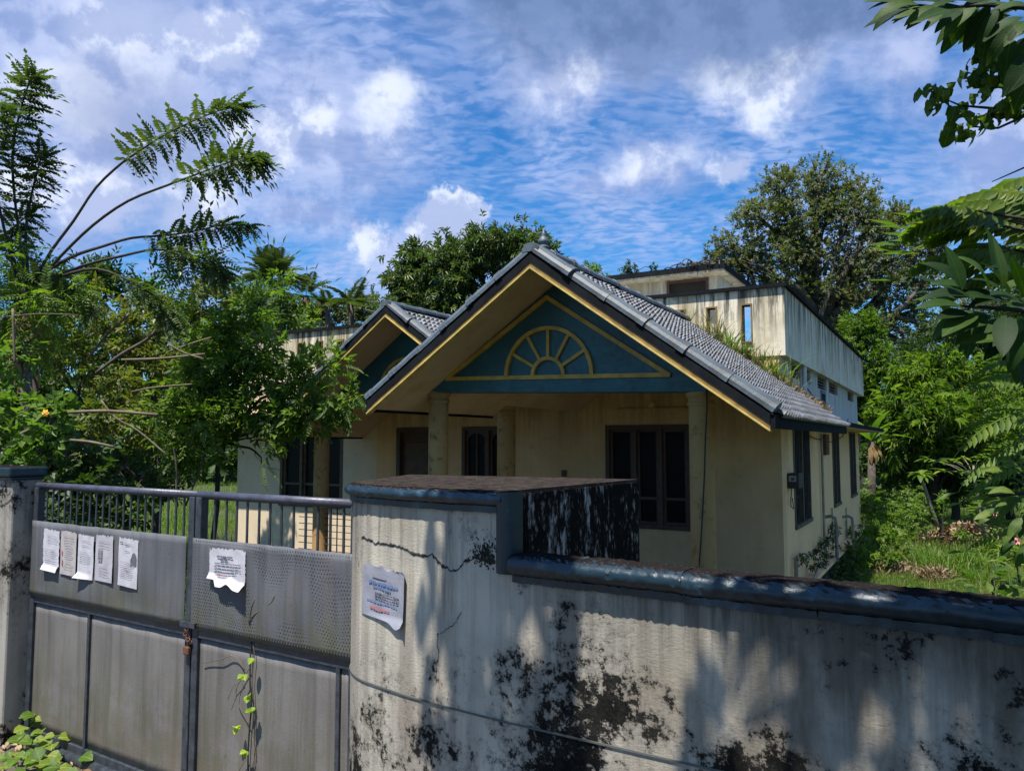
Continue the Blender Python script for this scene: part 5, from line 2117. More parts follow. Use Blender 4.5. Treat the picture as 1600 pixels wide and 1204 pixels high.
# arching branches with feathery compound leaves
ar = empty('arching_tree', ground_at(-60, 7.6), 0, label='slender tree at the left with long arching branches tipped with feathery plumes', cat='tree')
ab = Vector(ar.location)
PIN = [P_pinnate(7, .33, .10, .050, c, 40 + i, .05, hang=.45) for i, c in enumerate((.6, 1.0, 1.5))]
pin_me = []
for i, (v, f) in enumerate(PIN):
    me = np_mesh('compound_leaf', v, f)
    me.materials.append(L['mango'])
    pin_me.append(me)
YA = 7.6
branches = [
    ([(50, 445), (80, 392), (115, 345), (150, 293), (190, 255), (215, 238), (255, 212), (300, 190), (345, 172), (372, 168)], .46, 34, .30),
    ([(55, 445), (95, 400), (145, 352), (200, 314), (260, 290), (300, 275), (345, 258), (385, 245), (404, 246)], .58, 30, .30),
    ([(62, 430), (110, 402), (160, 385), (205, 372), (255, 368), (300, 362), (345, 352), (388, 352)], .50, 28, .28),
    ([(70, 442), (130, 415), (190, 400), (240, 390), (290, 395), (335, 412), (352, 425)], .48, 26, .26),
    ([(40, 445), (32, 380), (22, 300), (20, 235), (30, 180), (42, 140), (50, 118)], .42, 30, .30),
    ([(45, 440), (40, 370), (48, 310), (60, 262), (66, 240)], .45, 22, .26),
    ([(30, 445), (12, 380), (-5, 300), (-8, 220), (-2, 170)], .40, 24, .28),
    ([(35, 440), (20, 400), (20, 360), (45, 335)], .35, 18, .28),
    ([(100, 430), (150, 420), (205, 440), (250, 470), (280, 500)], .4, 18, .25),
    ([(60, 440), (90, 430), (110, 450), (140, 480)], .3, 14, .25),
]
m = MB()
tpts = [ab, at(-50, 640, YA) , at(0, 520, YA), at(45, 445, YA)]
m.tube([Vector(p) - ab for p in tpts], [.075, .06, .05, .035], 8)
rr = random.Random(17)
for bi, (pts, t0, n, sc) in enumerate(branches):
    Yb = YA + rr.uniform(-.5, .6)
    W3 = [at(x, y, YA + (Yb - YA) * (i / (len(pts) - 1))) for i, (x, y) in enumerate(pts)]
    W3 = smooth_path(W3, 3)
    m.tube([p - ab for p in W3], [.016 * (1 - .8 * i / (len(W3) - 1)) + .002 for i in range(len(W3))], 6)
    n = int(n * 2.3)
    for k in range(n):
        t = t0 + (1 - t0) * (k / (n - 1)) ** .8
        f = t * (len(W3) - 1)
        i = min(int(f), len(W3) - 2)
        p = W3[i].lerp(W3[i + 1], f - i)
        tan = (W3[i + 1] - W3[i]).normalized()
        a = k * 2.39 + rr.uniform(-.3, .3)
        s1 = tan.cross(Vector((0, 0, 1))).normalized()
        s2 = s1.cross(tan)
        fwd = .35 + .9 * max(0, (t - .8) / .2)
        D = tan * fwd + s1 * math.cos(a) * .95 + s2 * math.sin(a) * .75 + Vector((0, 0, -.10))
        ob = bpy.data.objects.new('compound_leaf', pin_me[rr.randint(0, 2)])
        col.objects.link(ob)
        ob.parent = ar
        Bm = basis(np.array([tuple(D)]), np.array([(0, 0, 1.0)]))[0]
        s = sc / .30 * rr.uniform(.72, 1.0) * (.75 if t > .93 else 1)
        ob.matrix_local = Matrix.Translation(p - ab) @ Matrix([list(map(float, x)) for x in Bm]).to_4x4() @ Matrix.Scale(s, 4)
m.build('branches', M['bark_dark'], ar, smooth=True)
foliage('lower_leaves', [B(35, 420, 34, 7.6), B(80, 460, 36, 7.6), B(20, 480, 40, 7.4), B(130, 450, 26, 7.8), B(60, 520, 36, 7.6), B(305, 425, 26, 8), B(330, 400, 18, 8), B(285, 460, 26, 8.2), B(0, 420, 30, 7.6)],
        SP_PIN, 90, L['mid'], ar, 44, .8, 1.3, origin=ab, shell=.1, clump=.4)

# bare pale sticks across the thicket
for i, (pts, rad, Y) in enumerate([
    ([(20, 482), (22, 540), (23, 568)], .010, 6.4), ([(136, 562), (165, 525), (202, 490)], .014, 8.6), ([(106, 644), (170, 642), (246, 648)], .016, 7.2),
    ([(158, 625), (180, 652), (215, 672), (262, 712)], .009, 7.2), ([(104, 687), (140, 690), (178, 698)], .014, 7.0), ([(190, 562), (250, 560), (320, 553)], .012, 7.4),
    ([(150, 583), (190, 553), (230, 530), (246, 512)], .016, 7.5), ([(262, 537), (290, 552), (318, 560)], .008, 7.3), ([(262, 550), (300, 536), (330, 527)], .008, 7.4),
    ([(205, 612), (240, 605), (300, 600)], .007, 7.2), ([(272, 700), (276, 740), (274, 830)], .012, 8), ([(290, 790), (305, 750), (320, 710)], .012, 8.3),
    ([(10, 702), (30, 680), (52, 668)], .012, 6.1), ([(122, 492), (60, 490), (5, 495)], .004, 7.0)]):
    W3 = [at(x, y, Y) for x, y in pts]
    c = W3[0]
    m = MB().tube([p - c for p in smooth_path(W3, 3)], rad, 6)
    o = m.build('bare_branch', M['twig'] if i not in (6, 10, 11) else M['bark'], None, smooth=True, cat='branch', group='bare sticks in the left thicket', label=(
        'pale upright stick above the bright bush at the far left', 'pale slanting stick rising to the right in the left thicket', 'thick pale level branch above the gate, right of the orange blossom', 'thin pale stick falling to the right below the level branch',
        'pale short branch lying low just above the left gate rail', 'long pale level stick in the middle of the bushy tree', 'dark forked branch slanting up through the left thicket', 'short pale twig crossing the long level stick, falling right',
        'short pale twig crossing the long level stick, rising right', 'thin pale twig above the thick level branch', 'slim grey upright stem behind the right end of the left gate leaf', 'slim grey leaning stem behind the gate beside the tree trunk', 'pale short stick low in the bright bush at the left edge', 'thin wire-like twig crossing level at the far left')[i])
    o.location = c

# ---- palms
def palm(px, py, Y, fr_len, n, label, mat='palm', dry=4, rs=0, base_px=None, droop=1.2, fan=False):
    top = at(px, py, Y)
    base = Vector(ground_at(base_px or px, Y))
    root = empty('palm_tree', base, 0, label=label, cat='palm tree', group='palms behind the left thicket')
    r = random.Random(rs)
    MB().tube([Vector((0, 0, 0)), (top - base) * .5 + Vector((.15, 0, 0)), top - base], [.16, .12, .10], 8).build('trunk', M['bark'], root, smooth=True)
    pr = []
    for c in (.7, droop, droop * 1.35):
        v, f = P_pinnate(26, fr_len, fr_len * .30, fr_len * .045, c, rs, .12)
        me = np_mesh('frond', v, f)
        pr.append(me)
    for i in range(n + dry):
        isdry = i >= n
        me = pr[r.randint(0, 1)] if not isdry else pr[2]
        me = me.copy() if isdry and not me.get('dry') else me
        if isdry:
            me.materials.clear()
            me.materials.append(L['dry'])
        elif not me.materials:
            me.materials.append(L[mat])
        a = 2 * math.pi * i / n + r.uniform(-.2, .2)
        el = r.uniform(.1, 1.35) if not isdry else r.uniform(-1.1, -.5)
        D = np.array([[math.cos(a) * math.cos(el), math.sin(a) * math.cos(el), math.sin(el)]])
        Bm = basis(D, np.array([(0, 0, 1.0)]))[0]
        ob = bpy.data.objects.new('frond', me)
        col.objects.link(ob)
        ob.parent = root
        ob.matrix_local = Matrix.Translation(top - base) @ Matrix([list(map(float, x)) for x in Bm]).to_4x4() @ Matrix.Scale(r.uniform(.8, 1.05), 4)
    return root


palm(425, 436, 20, 1.15, 34, 'bushy palm with upright fronds left of the small gable', rs=3, droop=.8)
palm(478, 462, 24, 1.0, 9, 'short palm with hanging brown fronds beside the left parapet', rs=5, dry=8)
palm(512, 478, 30, 1.1, 13, 'small far palm just above the left parapet', rs=7, dry=0)
palm(548, 474, 27, 1.3, 14, 'green palm close behind the tip of the small gable', rs=9, dry=0)
palm(40, 478, 10, 1.0, 6, 'palm with dry drooping brown fronds at the far left', rs=11, dry=8)
tree('bushy_tree', ground_at(430, 18), at(430, 560, 18), [B(420, 478, 32, 18), B(450, 500, 28, 18), B(400, 455, 20, 18), B(375, 470, 24, 18), B(440, 440, 18, 18.5), B(470, 500, 22, 19), B(355, 450, 16, 18)],
     SP_MED, 60, 'mid', 'bark_dark', 'young green tree standing in front of the bushy palm', rs=50, r0=.08, smin=.9, smax=1.3)
tree('bushy_tree', ground_at(530, 34), at(530, 560, 34), [B(480, 500, 22, 34), B(510, 490, 20, 34), B(540, 482, 18, 34), B(575, 480, 20, 34), B(560, 498, 22, 34), B(500, 510, 24, 34), B(460, 505, 22, 34), B(600, 495, 20, 34)],
     SP_SMALL, 60, 'grey', 'bark', 'low far grey-green tree seen over the left parapet', rs=52, r0=.2, smin=1.2, smax=1.9)
tree('bushy_tree', ground_at(930, 40), at(930, 560, 40), [B(925, 432, 16, 40), B(905, 440, 14, 40), B(950, 442, 12, 40), B(900, 460, 20, 40), B(980, 455, 18, 40), B(940, 470, 24, 40)],
     SP_MED, 60, 'bright', 'bark', 'far light-green treetop showing between the main roof and the stair roof', rs=54, r0=.2, smin=1.0, smax=1.6)

# far wood closing the horizon
r = np.random.default_rng(5)
bl = []
for k in range(90):
    a = R(-75 + 150 * k / 89 + r.uniform(-.5, .5))
    d_ = 55 + r.uniform(-6, 12)
    bl.append(((d_ * math.sin(a), d_ * math.cos(a), 1.2 + r.uniform(-.5, 1.4)), 2.8, 2.8, 2.4 + r.uniform(0, 1.2)))
foliage('distant_woods', bl, [P_sprig(6, .42, .26, .9, .4, s, .1) for s in range(3)], 3.2, L['dark'], None, 60, .9, 1.6)
bpy.data.objects['distant_woods']['label'] = 'far dark green wood closing the horizon behind the house'

# ================================================================== YARD PLANTS
def blade(h, w, lean, n=3):
    V, F = [], []
    for i in range(n + 1):
        t = i / n
        ww = w * (1 - t ** 1.6) * .5
        V += [(lean * t * t * h, -ww, h * t * (1 - .25 * lean * t)), (lean * t * t * h, ww, h * t * (1 - .25 * lean * t))]
    for i in range(n):
        a = 2 * i
        F += [(a, a + 1, a + 3), (a, a + 3, a + 2)]
    return np.array(V, float), np.array(F)


BL = [blade(1, .045, l) for l in (.2, .5, .9, 1.3)]


def grass(name, P, hmin, hmax, mat, parent, rs, origin=(0, 0, 0)):
    r = np.random.default_rng(rs)
    N = len(P)
    a = r.uniform(0, 2 * math.pi, N)
    D = np.stack([np.cos(a), np.sin(a), r.uniform(-.15, .15, N)], 1)
    V, F = scatter(BL, P - np.array(origin), D, np.tile([0, 0, 1.0], (N, 1)), r.uniform(hmin, hmax, N), rs)
    return link(name, np_mesh(name, V, F), L[mat], parent, kind='stuff')


def strew(n, px0, px1, Y0, Y1, rs, clumps=0):
    """ground points between two pixel columns and two distances"""
    r = np.random.default_rng(rs)
    Y = r.uniform(Y0, Y1, n)
    px = r.uniform(px0, px1, n)
    if clumps:
        cy, cx = r.uniform(Y0, Y1, clumps), r.uniform(px0, px1, clumps)
        k = r.integers(0, clumps, n)
        Y = cy[k] + r.normal(size=n) * .25
        px = cx[k] + r.normal(size=n) * .25 * 1200 / Y
    X = (px - 800) / 1200 * Y
    return np.stack([X, Y, np.full(n, GZ - .06)], 1)


gr_ = grass('grass', np.vstack([strew(50000, 1330, 1700, 11, 27, 1), strew(26000, 1250, 1750, 24, 60, 8), strew(14000, 1380, 1700, 12.5, 17, 2, 60)]), .10, .26, 'grass', None, 3)
gr_['label'] = 'short bright grass of the sunlit yard right of the house'
gr2 = grass('grass', np.vstack([strew(26000, -50, 420, 9, 60, 5), strew(6000, 200, 400, 14, 30, 6, 60)]), .15, .42, 'grass', None, 7)
gr2['label'] = 'tall grass seen through the gate bars left of the house'
gr3 = grass('grass', np.vstack([strew(9000, 1340, 1700, 11, 24, 13), strew(3000, 150, 420, 10, 28, 15)]), .10, .30, 'straw', None, 14)
gr3['label'] = 'dry straw-coloured blades mixed through the yard grass'
r = np.random.default_rng(44)
Q = np.stack([r.uniform(-9, 13, 30000), r.uniform(3.6, 13, 30000), np.full(30000, GZ - .06)], 1)
lu = (Q[:, 0] - HO.x) * HU.x + (Q[:, 1] - HO.y) * HU.y
lv = (Q[:, 0] - HO.x) * HV.x + (Q[:, 1] - HO.y) * HV.y
Q = Q[~((lu > UL - .2) & (lu < .2) & (lv > -4.1) & (lv < 9.3))]
gr4 = grass('grass', Q, .08, .24, 'grass', None, 45)
gr4['label'] = 'rough grass of the front yard behind the compound wall'
# tufts of taller grass that can be told apart
for i, (px, Y, n, h) in enumerate([(1475, 14.0, 260, .62), (1505, 14.3, 240, .58), (1455, 15, 220, .55), (1535, 15.2, 240, .55), (1365, 18.5, 260, .8), (1385, 19.5, 240, .8), (1495, 13.2, 200, .45)]):
    b = Vector(ground_at(px, Y))
    t = empty('grass_tuft', b, 0, cat='grass tuft', group='long grass tufts in the right yard', label=(
        'long grass tuft in the middle of the right yard, nearer of the tall pair', 'broad grass tuft just left of the light green plant by the coping', 'grass tuft behind the pale debris, below the leaning sapling',
        'grass tuft between the soil heap and the right edge plants', 'tall grass clump against the far corner of the house plinth', 'tall grass clump just right of the one at the house corner', 'short grass tuft nearest the coping in the right yard')[i])
    r = np.random.default_rng(i)
    P = np.stack([r.normal(size=n) * .22, r.normal(size=n) * .22, np.zeros(n)], 1)
    grass('blades', P, h * .6, h * 1.1, 'grass', t, 30 + i)

# ground cover plants
cover = [B(px, py, rr_, Y, sq=.7) for px, py, rr_, Y in
         [(1365, 800, 26, 17), (1395, 805, 26, 17.5), (1420, 795, 24, 18.5), (1375, 835, 26, 15), (1400, 845, 24, 15), (1440, 810, 22, 18), (1350, 870, 26, 13), (1385, 870, 20, 13.8),
          (1345, 835, 22, 14.5), (1540, 860, 22, 15), (1570, 850, 26, 15), (1600, 860, 26, 15), (1500, 835, 16, 17), (1430, 770, 18, 20), (1355, 775, 22, 19)]] + [B(px, 775 - (k % 2) * 8, 24, 25 + (k % 3), sq=.9) for k, px in enumerate(range(1330, 1660, 26))]
o = foliage('ground_cover', cover, SP_BROAD, 85, L['mid'], None, 70, .35, .65, clump=.4, shell=.1)
o['label'] = 'leafy ground cover spreading over the yard beside the house'
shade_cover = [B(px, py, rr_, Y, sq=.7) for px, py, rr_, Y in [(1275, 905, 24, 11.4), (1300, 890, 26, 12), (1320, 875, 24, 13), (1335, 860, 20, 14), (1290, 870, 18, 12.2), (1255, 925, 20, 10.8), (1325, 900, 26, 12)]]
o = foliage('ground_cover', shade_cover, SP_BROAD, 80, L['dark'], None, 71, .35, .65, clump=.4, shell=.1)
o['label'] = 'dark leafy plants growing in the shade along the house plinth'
cr_ = empty('creeper', h2w(.05, su(1262, 870, .1)[0], FLOOR), 0, label='green creeper climbing the waste pipes at the foot of the side wall', cat='creeper')
bl = []
for px, py, rp in [(1252, 872, 5), (1262, 866, 5), (1282, 858, 6), (1290, 850, 7), (1298, 845, 6), (1304, 825, 5), (1304, 838, 5), (1272, 880, 7), (1284, 872, 7)]:
    v_, z_ = su(px, py, .1)
    p = h2w(.1, v_, z_)
    s = rp * p.y / 1200
    bl.append((tuple(p), s, s, s))
foliage('leaves', bl, SP_BROAD, 260, L['dark'], cr_, 72, .25, .45, origin=cr_.location, clump=.4)
cvp = [h2w(.06, su(px, py, .08)[0], su(px, py, .08)[1]) - Vector(cr_.location) for px, py in [(1250, 885), (1262, 872), (1282, 862), (1298, 845), (1304, 815)]]
MB().tube(cvp, .008, 5).build('stem', M['bark_dark'], cr_)

# papaya-like sapling, banana, small trees in the yard
def big_leaf_mesh(name, Ln, W, mat, **kw):
    v, f = P_big(Ln, W, **kw)
    me = np_mesh(name, v, f)
    me.materials.append(mat)
    me.polygons.foreach_set('use_smooth', [True] * len(me.polygons))
    return me


def place(me, name, parent, p, D, up=(0, 0, 1), s=1.0):
    ob = bpy.data.objects.new(name, me)
    col.objects.link(ob)
    ob.parent = parent
    Bm = basis(np.array([tuple(D)], float), np.array([tuple(up)], float))[0]
    ob.matrix_local = Matrix.Translation(Vector(p)) @ Matrix([list(map(float, x)) for x in Bm]).to_4x4() @ Matrix.Scale(s, 4)
    return ob


base = Vector(ground_at(1467, 19))
pa = empty('sapling', base, 0, label='leaning pale-stemmed sapling with a small leaf crown in the right yard', cat='sapling')
top = at(1438, 742, 19)
MB().tube([Vector((0, 0, 0)), (at(1456, 795, 19) - base), (at(1447, 768, 19) - base), top - base], [.055, .045, .04, .03], 8).build('stem', M['bark_pale'], pa, smooth=True)
lm = big_leaf_mesh('leaf', .42, .13, L['single'], droop=.7)
r = random.Random(4)
for i in range(18):
    a = i * 2.4
    place(lm, 'leaf', pa, top - base, (math.cos(a), math.sin(a), r.uniform(-.3, .7)), s=r.uniform(.7, 1.1))

base = Vector(ground_at(1357, 20))
bn = empty('banana_plant', base, 0, label='banana plant with one pale broad leaf and dry hanging leaves at the far house corner', cat='banana plant')
top = at(1362, 690, 20)
MB().tube([Vector((0, 0, 0)), (top - base)], [.13, .08], 10).build('stem', M['bark'], bn, smooth=True)
lb_ = big_leaf_mesh('leaf', 1.05, .26, L['bright'], droop=.6, n=10)
ld_ = big_leaf_mesh('dry_leaf', 1.0, .22, L['dry'], droop=.5, n=10, wave=.3)
for D in [(.9, -.3, .35), (.5, -.6, .9), (-.3, .5, .9), (.2, -.4, 1.2), (-.7, -.2, .5), (.7, .6, .6)]:
    place(lb_, 'leaf', bn, top - base, D)
for D in [(.5, -.5, -1), (.25, -.3, -1.3), (-.3, -.4, -1.2), (.7, -.2, -.9), (.1, -.5, -1.1)]:
    place(ld_, 'dry_leaf', bn, top - base + Vector((0, 0, .0)), D, s=.62)

base = Vector(ground_at(1535, 17.5))
st = empty('sapling', base, 0, label='slim sapling with a flat layer of pale leaves facing the sun in the right yard', cat='sapling')
m = MB()
fk = at(1522, 745, 17.5) - base
m.tube([Vector((0, 0, 0)), at(1530, 790, 17.5) - base, fk, at(1521, 725, 17.5) - base], [.04, .035, .03, .02], 7)
lm = big_leaf_mesh('leaf', .30, .10, L['single'], droop=.3)
for (x, y) in [(1450, 716), (1470, 720), (1490, 720), (1505, 714), (1530, 712), (1550, 718), (1500, 735), (1530, 735), (1560, 730), (1475, 735)]:
    e = at(x, y, 17.5 + r.uniform(-.5, .5)) - base
    m.tube([fk, fk.lerp(e, .5) + Vector((0, 0, .05)), e], [.014, .010, .004], 5)
    for k in range(6):
        a = r.uniform(0, 6.28)
        place(lm, 'leaf', st, e, (math.cos(a), math.sin(a), r.uniform(-.5, .3)), s=r.uniform(.7, 1.1))
m.build('stem', M['bark_pale'], st, smooth=True)

base = Vector(ground_at(1468, 18.2))
st = empty('sapling', base, 0, label='short bushy sapling right beside the leaning pale stem', cat='sapling')
MB().tube([Vector((0, 0, 0)), at(1470, 785, 18.2) - base], [.05, .03], 7).build('stem', M['bark_dark'], st)
for i in range(30):
    a = i * 2.4
    place(lm, 'leaf', st, at(1470 + r.uniform(-8, 8), 785 + r.uniform(-12, 14), 18.2) - base, (math.cos(a), math.sin(a), r.uniform(-.2, .9)), s=r.uniform(.5, .9))

# plant by the wall at the right edge
for nm, px, py, Y, n, rs_, lab in (('leafy_plant', 1585, 880, 12.5, 40, 3, 'light green leafy plant at the right edge just beyond the compound wall'),
                                   ('leafy_plant', 1550, 925, 6.5, 30, 5, 'low broad-leaved plant peeping over the wall coping at the right edge')):
    base = Vector(ground_at(px, Y))
    st = empty(nm, base, 0, label=lab, cat='plant')
    top = at(px, py - 20, Y)
    MB().tube([Vector((0, 0, 0)), top - base], [.02, .01], 6).build('stem', M['bark'], st)
    sz = .26 if Y > 10 else .17
    lm2 = big_leaf_mesh('leaf', sz, sz * .5, L['single' if Y > 10 else 'leafy'], droop=.4)
    r = random.Random(rs_)
    for i in range(n):
        a = i * 2.4
        w_ = 24 if Y > 10 else 42
        place(lm2, 'leaf', st, at(px + r.uniform(-w_, w_), py + r.uniform(-w_ * .8, w_ * .3) , Y + r.uniform(-.2, .2)) - base, (math.cos(a), math.sin(a), r.uniform(-.1, .9)), s=r.uniform(.6, 1.1))

# soil mound, pale debris
def mound(name, px, Y, rx, ry, h, mat, rs, label, cat):
    base = Vector(ground_at(px, Y)) + Vector((0, 0, .02))
    root = empty(name, base, 0, label=label, cat=cat)
    r = random.Random(rs)
    V, F = [], []
    n, k = 22, 9
    for j in range(k + 1):
        q = j / k
        for i in range(n):
            a = 2 * math.pi * i / n
            w = 1 + .18 * math.sin(3 * a + rs) + .1 * math.sin(7 * a)
            V.append((rx * q * w * math.cos(a), ry * q * w * math.sin(a), h * (math.cos(q * math.pi) * .5 + .5) * (1 + r.uniform(-.22, .22)) - .03))
    for j in range(k):
        for i in range(n):
            F.append((j * n + i, j * n + (i + 1) % n, (j + 1) * n + (i + 1) % n, (j + 1) * n + i))
    me = bpy.data.meshes.new(name)
    me.from_pydata(V, [], F)
    link('heap', me, mat, root, smooth=True)
    return root, base


mr, mbase = mound('soil_mound', 1510, 18.2, 1.0, .8, .42, simple('red_brown_soil', (.17, .085, .045), .95, var=.4, bmp=1), 3, 'heap of red-brown soil with dry leaves beside the saplings in the right yard', 'soil heap')
rg = np.random.default_rng(9)
N = 900
P = np.stack([rg.normal(size=N) * .5, rg.normal(size=N) * .4, rg.uniform(.05, .34, N)], 1)
P[:, 2] = .42 * np.exp(-(P[:, 0] ** 2 + P[:, 1] ** 2) * 1.6) + .02
V, F = scatter([P_leaf(.16, .07, .1, .1)], P, rg.normal(size=(N, 3)), rg.normal(size=(N, 3)) + [0, 0, 1.5], rg.uniform(.6, 1.2, N))
link('dry_leaves', np_mesh('dry_leaves', V, F), L['litter'], mr, kind='stuff')
for (px, Y, rx, lab) in ((1392, 13.9, .42, 'pale fibrous heap of debris on the grass behind the coping'), (1455, 13.2, .30, 'small pale debris heap to the right of the larger one')):
    mr, mbase = mound('debris_heap', px, Y, rx, rx * .7, .16, simple('pale_debris', (.34, .27, .19), .95, var=.5, scale=20, bmp=1), 5, lab, 'debris')
    N = 500
    P = np.stack([rg.normal(size=N) * rx * .5, rg.normal(size=N) * rx * .4, np.zeros(N)], 1)
    P[:, 2] = .14 * np.exp(-((P[:, 0] / rx) ** 2 + (P[:, 1] / rx) ** 2) * 2) + .02
    V, F = scatter([blade(.2, .03, .5)], P, rg.normal(size=(N, 3)) * [1, 1, .3], rg.normal(size=(N, 3)) + [0, 0, .6], rg.uniform(.5, 1.3, N))
    link('fibres', np_mesh('fibres', V, F), L['litter'], mr, kind='stuff')
# pink blossoms low on the right
for i, (px, py) in enumerate([(1553, 802), (1590, 845)]):
    p = at(px, py, 9)
    fl = empty('flower', p, 0, label=('pink flower among the dark leaves at the right, the upper of two', 'pink flower at the right edge, the lower of two')[i], cat='flower')
    V, F = scatter([P_leaf(.05, .035, .03, .1)], np.zeros((12, 3)), rg.normal(size=(12, 3)), rg.normal(size=(12, 3)), np.ones(12))
    link('petals', np_mesh('petals', V, F), simple('pink_petal', (.55, .16, .18), .6), fl)

# ================================================================== GRASS ON THE ROOF
spots = [(1062, 502, 90, .30), (1095, 522, 160, .34), (1122, 535, 240, .50), (1142, 552, 260, .42), (1168, 565, 240, .40), (1195, 578, 260, .46), (1218, 592, 240, .50), (1236, 605, 160, .40), (1030, 482, 50, .18)]
for i, (px, py, n, h) in enumerate(spots):
    u_, _ = fu(px, py, -.12)
    u_ = min(max(u_, AU), EUr - .1)
    zr_ = AZ - SL * abs(u_ - AU)
    base = h2w(u_, -.12, zr_ + .02)
    t = empty('grass_tuft', base, 0, cat='grass tuft', group='grass tufts on the tiled roof', label=(
        'straw grass tuft on the tiles below the small first parapet slot', 'grass tuft on the tiles left of the middle parapet slot', 'tall grass tuft on the tiles just below the middle parapet slot',
        'grass tuft on the tiles between the middle and right parapet slots', 'straw grass tuft on the tiles below the rightmost parapet slot', 'grass tuft on the tiles left of the parapet corner',
        'tallest straw grass tuft on the tiles under the parapet corner', 'lowest grass tuft on the tiles, beside the upper side wall', 'tiny topmost grass tuft where the ridge meets the parapet')[i])
    r = np.random.default_rng(i + 3)
    n = int(n * .22)
    P = np.stack([r.normal(size=n) * .10, r.normal(size=n) * .05, np.zeros(n)], 1)
    P[:, 2] = -P[:, 0] * .45 - .02
    grass('blades', P, h * .4, h * 1.0, 'straw' if i % 3 else 'grass', t, 90 + i)
N = 2200
uu = rg.uniform(AU + .55, EUr - .15, N)
vv = -np.abs(rg.normal(size=N)) * .10 - .03
pp_ = np.array([tuple(h2w(a, b, AZ - SL * (a - AU) + .035)) for a, b in zip(uu, vv)])
V, F = scatter([P_leaf(.06, .025, .1, .1), blade(.09, .02, .6)], pp_, rg.normal(size=(N, 3)) * [1, 1, .3], rg.normal(size=(N, 3)) * .5 + [0, 0, 1], rg.uniform(.5, 1.2, N))
o_ = link('roof_litter', np_mesh('roof_litter', V, F), L['litter'], None, kind='stuff')
o_['label'] = 'dead leaves and straw caught where the tiles meet the parapet'
u_, _ = fu(1163, 560, -.15)
lo = h2w(u_, -.15, AZ - SL * (u_ - AU) + .05)
t = empty('weed', lo, 0, label='small green broad-leaved weed rooted in the tiles below the parapet slot', cat='weed')
foliage('leaves', [((lo.x, lo.y, lo.z + .03), .16, .1, .07)], SP_BROAD, 320, L['mid'], t, 95, .2, .35, origin=lo)
# dried vine on the stair roof
vb_ = h2w(sc_u - .75, SR_V + .05, sc_z)
dv = empty('dry_vine', vb_, 0, label='tangle of dried dark vine lying over the edge of the stair roof', cat='vine')
r = random.Random(9)
for i in range(16):
    x0 = r.uniform(-.5, .45)
    pts = [HU * (x0 + k * .11) + HV * r.uniform(-.1, .2) + Vector((0, 0, abs(r.gauss(.05, .06)))) for k in range(5)]
    if i % 3 == 0:
        pts.append(HU * (x0 + .5) + HV * -.08 + Vector((0, 0, -.25 * r.random())))
    MB().tube(smooth_path(pts, 2), .010, 5).build('stem', M['bark_dark'] if i % 4 else M['twig'], dv)
wb_ = h2w(fu(988, 420, SR_V + .4)[0], SR_V + .4, sc_z)
wd_ = empty('weed', wb_, 0, label='small dark weed standing on the stair roof against the sky', cat='weed')
MB().tube([Vector((0, 0, 0)), Vector((.05, 0, .15)), Vector((-.1, 0, .3))], .008, 5).build('stem', M['bark_dark'], wd_)
MB().tube([Vector((.03, 0, .1)), Vector((.25, 0, .22)), Vector((.42, 0, .22))], .006, 5).build('stem', M['bark_dark'], wd_)
foliage('leaves', [((wb_.x - .05, wb_.y, wb_.z + .2), .14, .1, .13), ((wb_.x + .4, wb_.y, wb_.z + .22), .07, .1, .08)], SP_BROAD, 170, L['dark'], wd_, 97, .3, .5, origin=wb_)

# ================================================================== NEAR RIGHT: OVERHANGING FOLIAGE
def near_tree(name, label, bx, Y, bark='bark_dark', r0=.05, htop=None):
    base = Vector((at(bx, 700, Y).x, Y, GZ - .05))
    root = empty(name, base, 0, label=label, cat='tree')
    return root, base


rr = random.Random(77)
# 1: broad pointed leaves at the top
t1, b1 = near_tree('broad_leaf_tree', 'dark overhanging branch of large pointed leaves in the top right corner', 1780, 3.1)
m = MB()
stem = [at(1780, 300, 3.1), at(1700, 60, 3.1), at(1600, 12, 3.0), at(1540, 8, 3.0), at(1480, 12, 3.0), at(1410, 6, 3.0)]
m.tube([p - b1 for p in [b1, at(1790, 500, 3.1)] + stem], [.06, .05, .04, .022, .010, .008, .006, .003], 8)
LFA = [big_leaf_mesh('leaf', .19, .060, L['dusk'], droop=d_, n=8, rs=i, wave=.06) for i, d_ in enumerate((.25, .5, .8))]
spray = [(1418, 8, -1, -.15), (1422, 14, -1, .25), (1440, 8, -1, .1), (1455, 12, -1, .35), (1470, 14, -1, .5), (1488, 14, -1, .6), (1500, 16, -.8, .8), (1478, 6, -.9, -.2), (1515, 16, -.7, .9), (1520, 14, -.3, 1.1),
         (1530, 10, -.8, .4), (1545, 10, -.6, .9), (1450, 4, -.9, -.3), (1560, 14, -.7, 1), (1570, 30, -.6, 1), (1580, 20, -1, .3), (1590, 40, -.7, .9), (1600, 30, -.9, .5), (1610, 60, -.7, 1), (1600, 85, -.5, 1),
         (1590, 15, -.5, -.3), (1560, 5, -.8, 0), (1530, 4, -.6, -.4), (1610, 10, -.8, .1), (1620, 100, -.8, .7), (1575, 60, -.5, 1.1), (1545, 30, -.3, 1.3), (1608, 115, -.4, 1.1), (1500, 6, -1, .15), (1620, 45, -1, .2)]
m.tube([at(1640, 40, 3.0) - b1, at(1610, 70, 2.95) - b1, at(1600, 110, 2.9) - b1], [.012, .008, .004], 6)
for (x, y, dx, dy) in spray:
    for k in range(2):
        p = at(x + rr.uniform(-6, 6), y + rr.uniform(-4, 4), 3.0 + rr.uniform(-.15, .15)) - b1
        place(LFA[rr.randint(0, 2)], 'leaf', t1, p, (dx + rr.uniform(-.15, .15), rr.uniform(-.4, .4), -dy + rr.uniform(-.15, .15)), (rr.uniform(-.5, .5), -1.0, .9), rr.uniform(.75, 1.05))
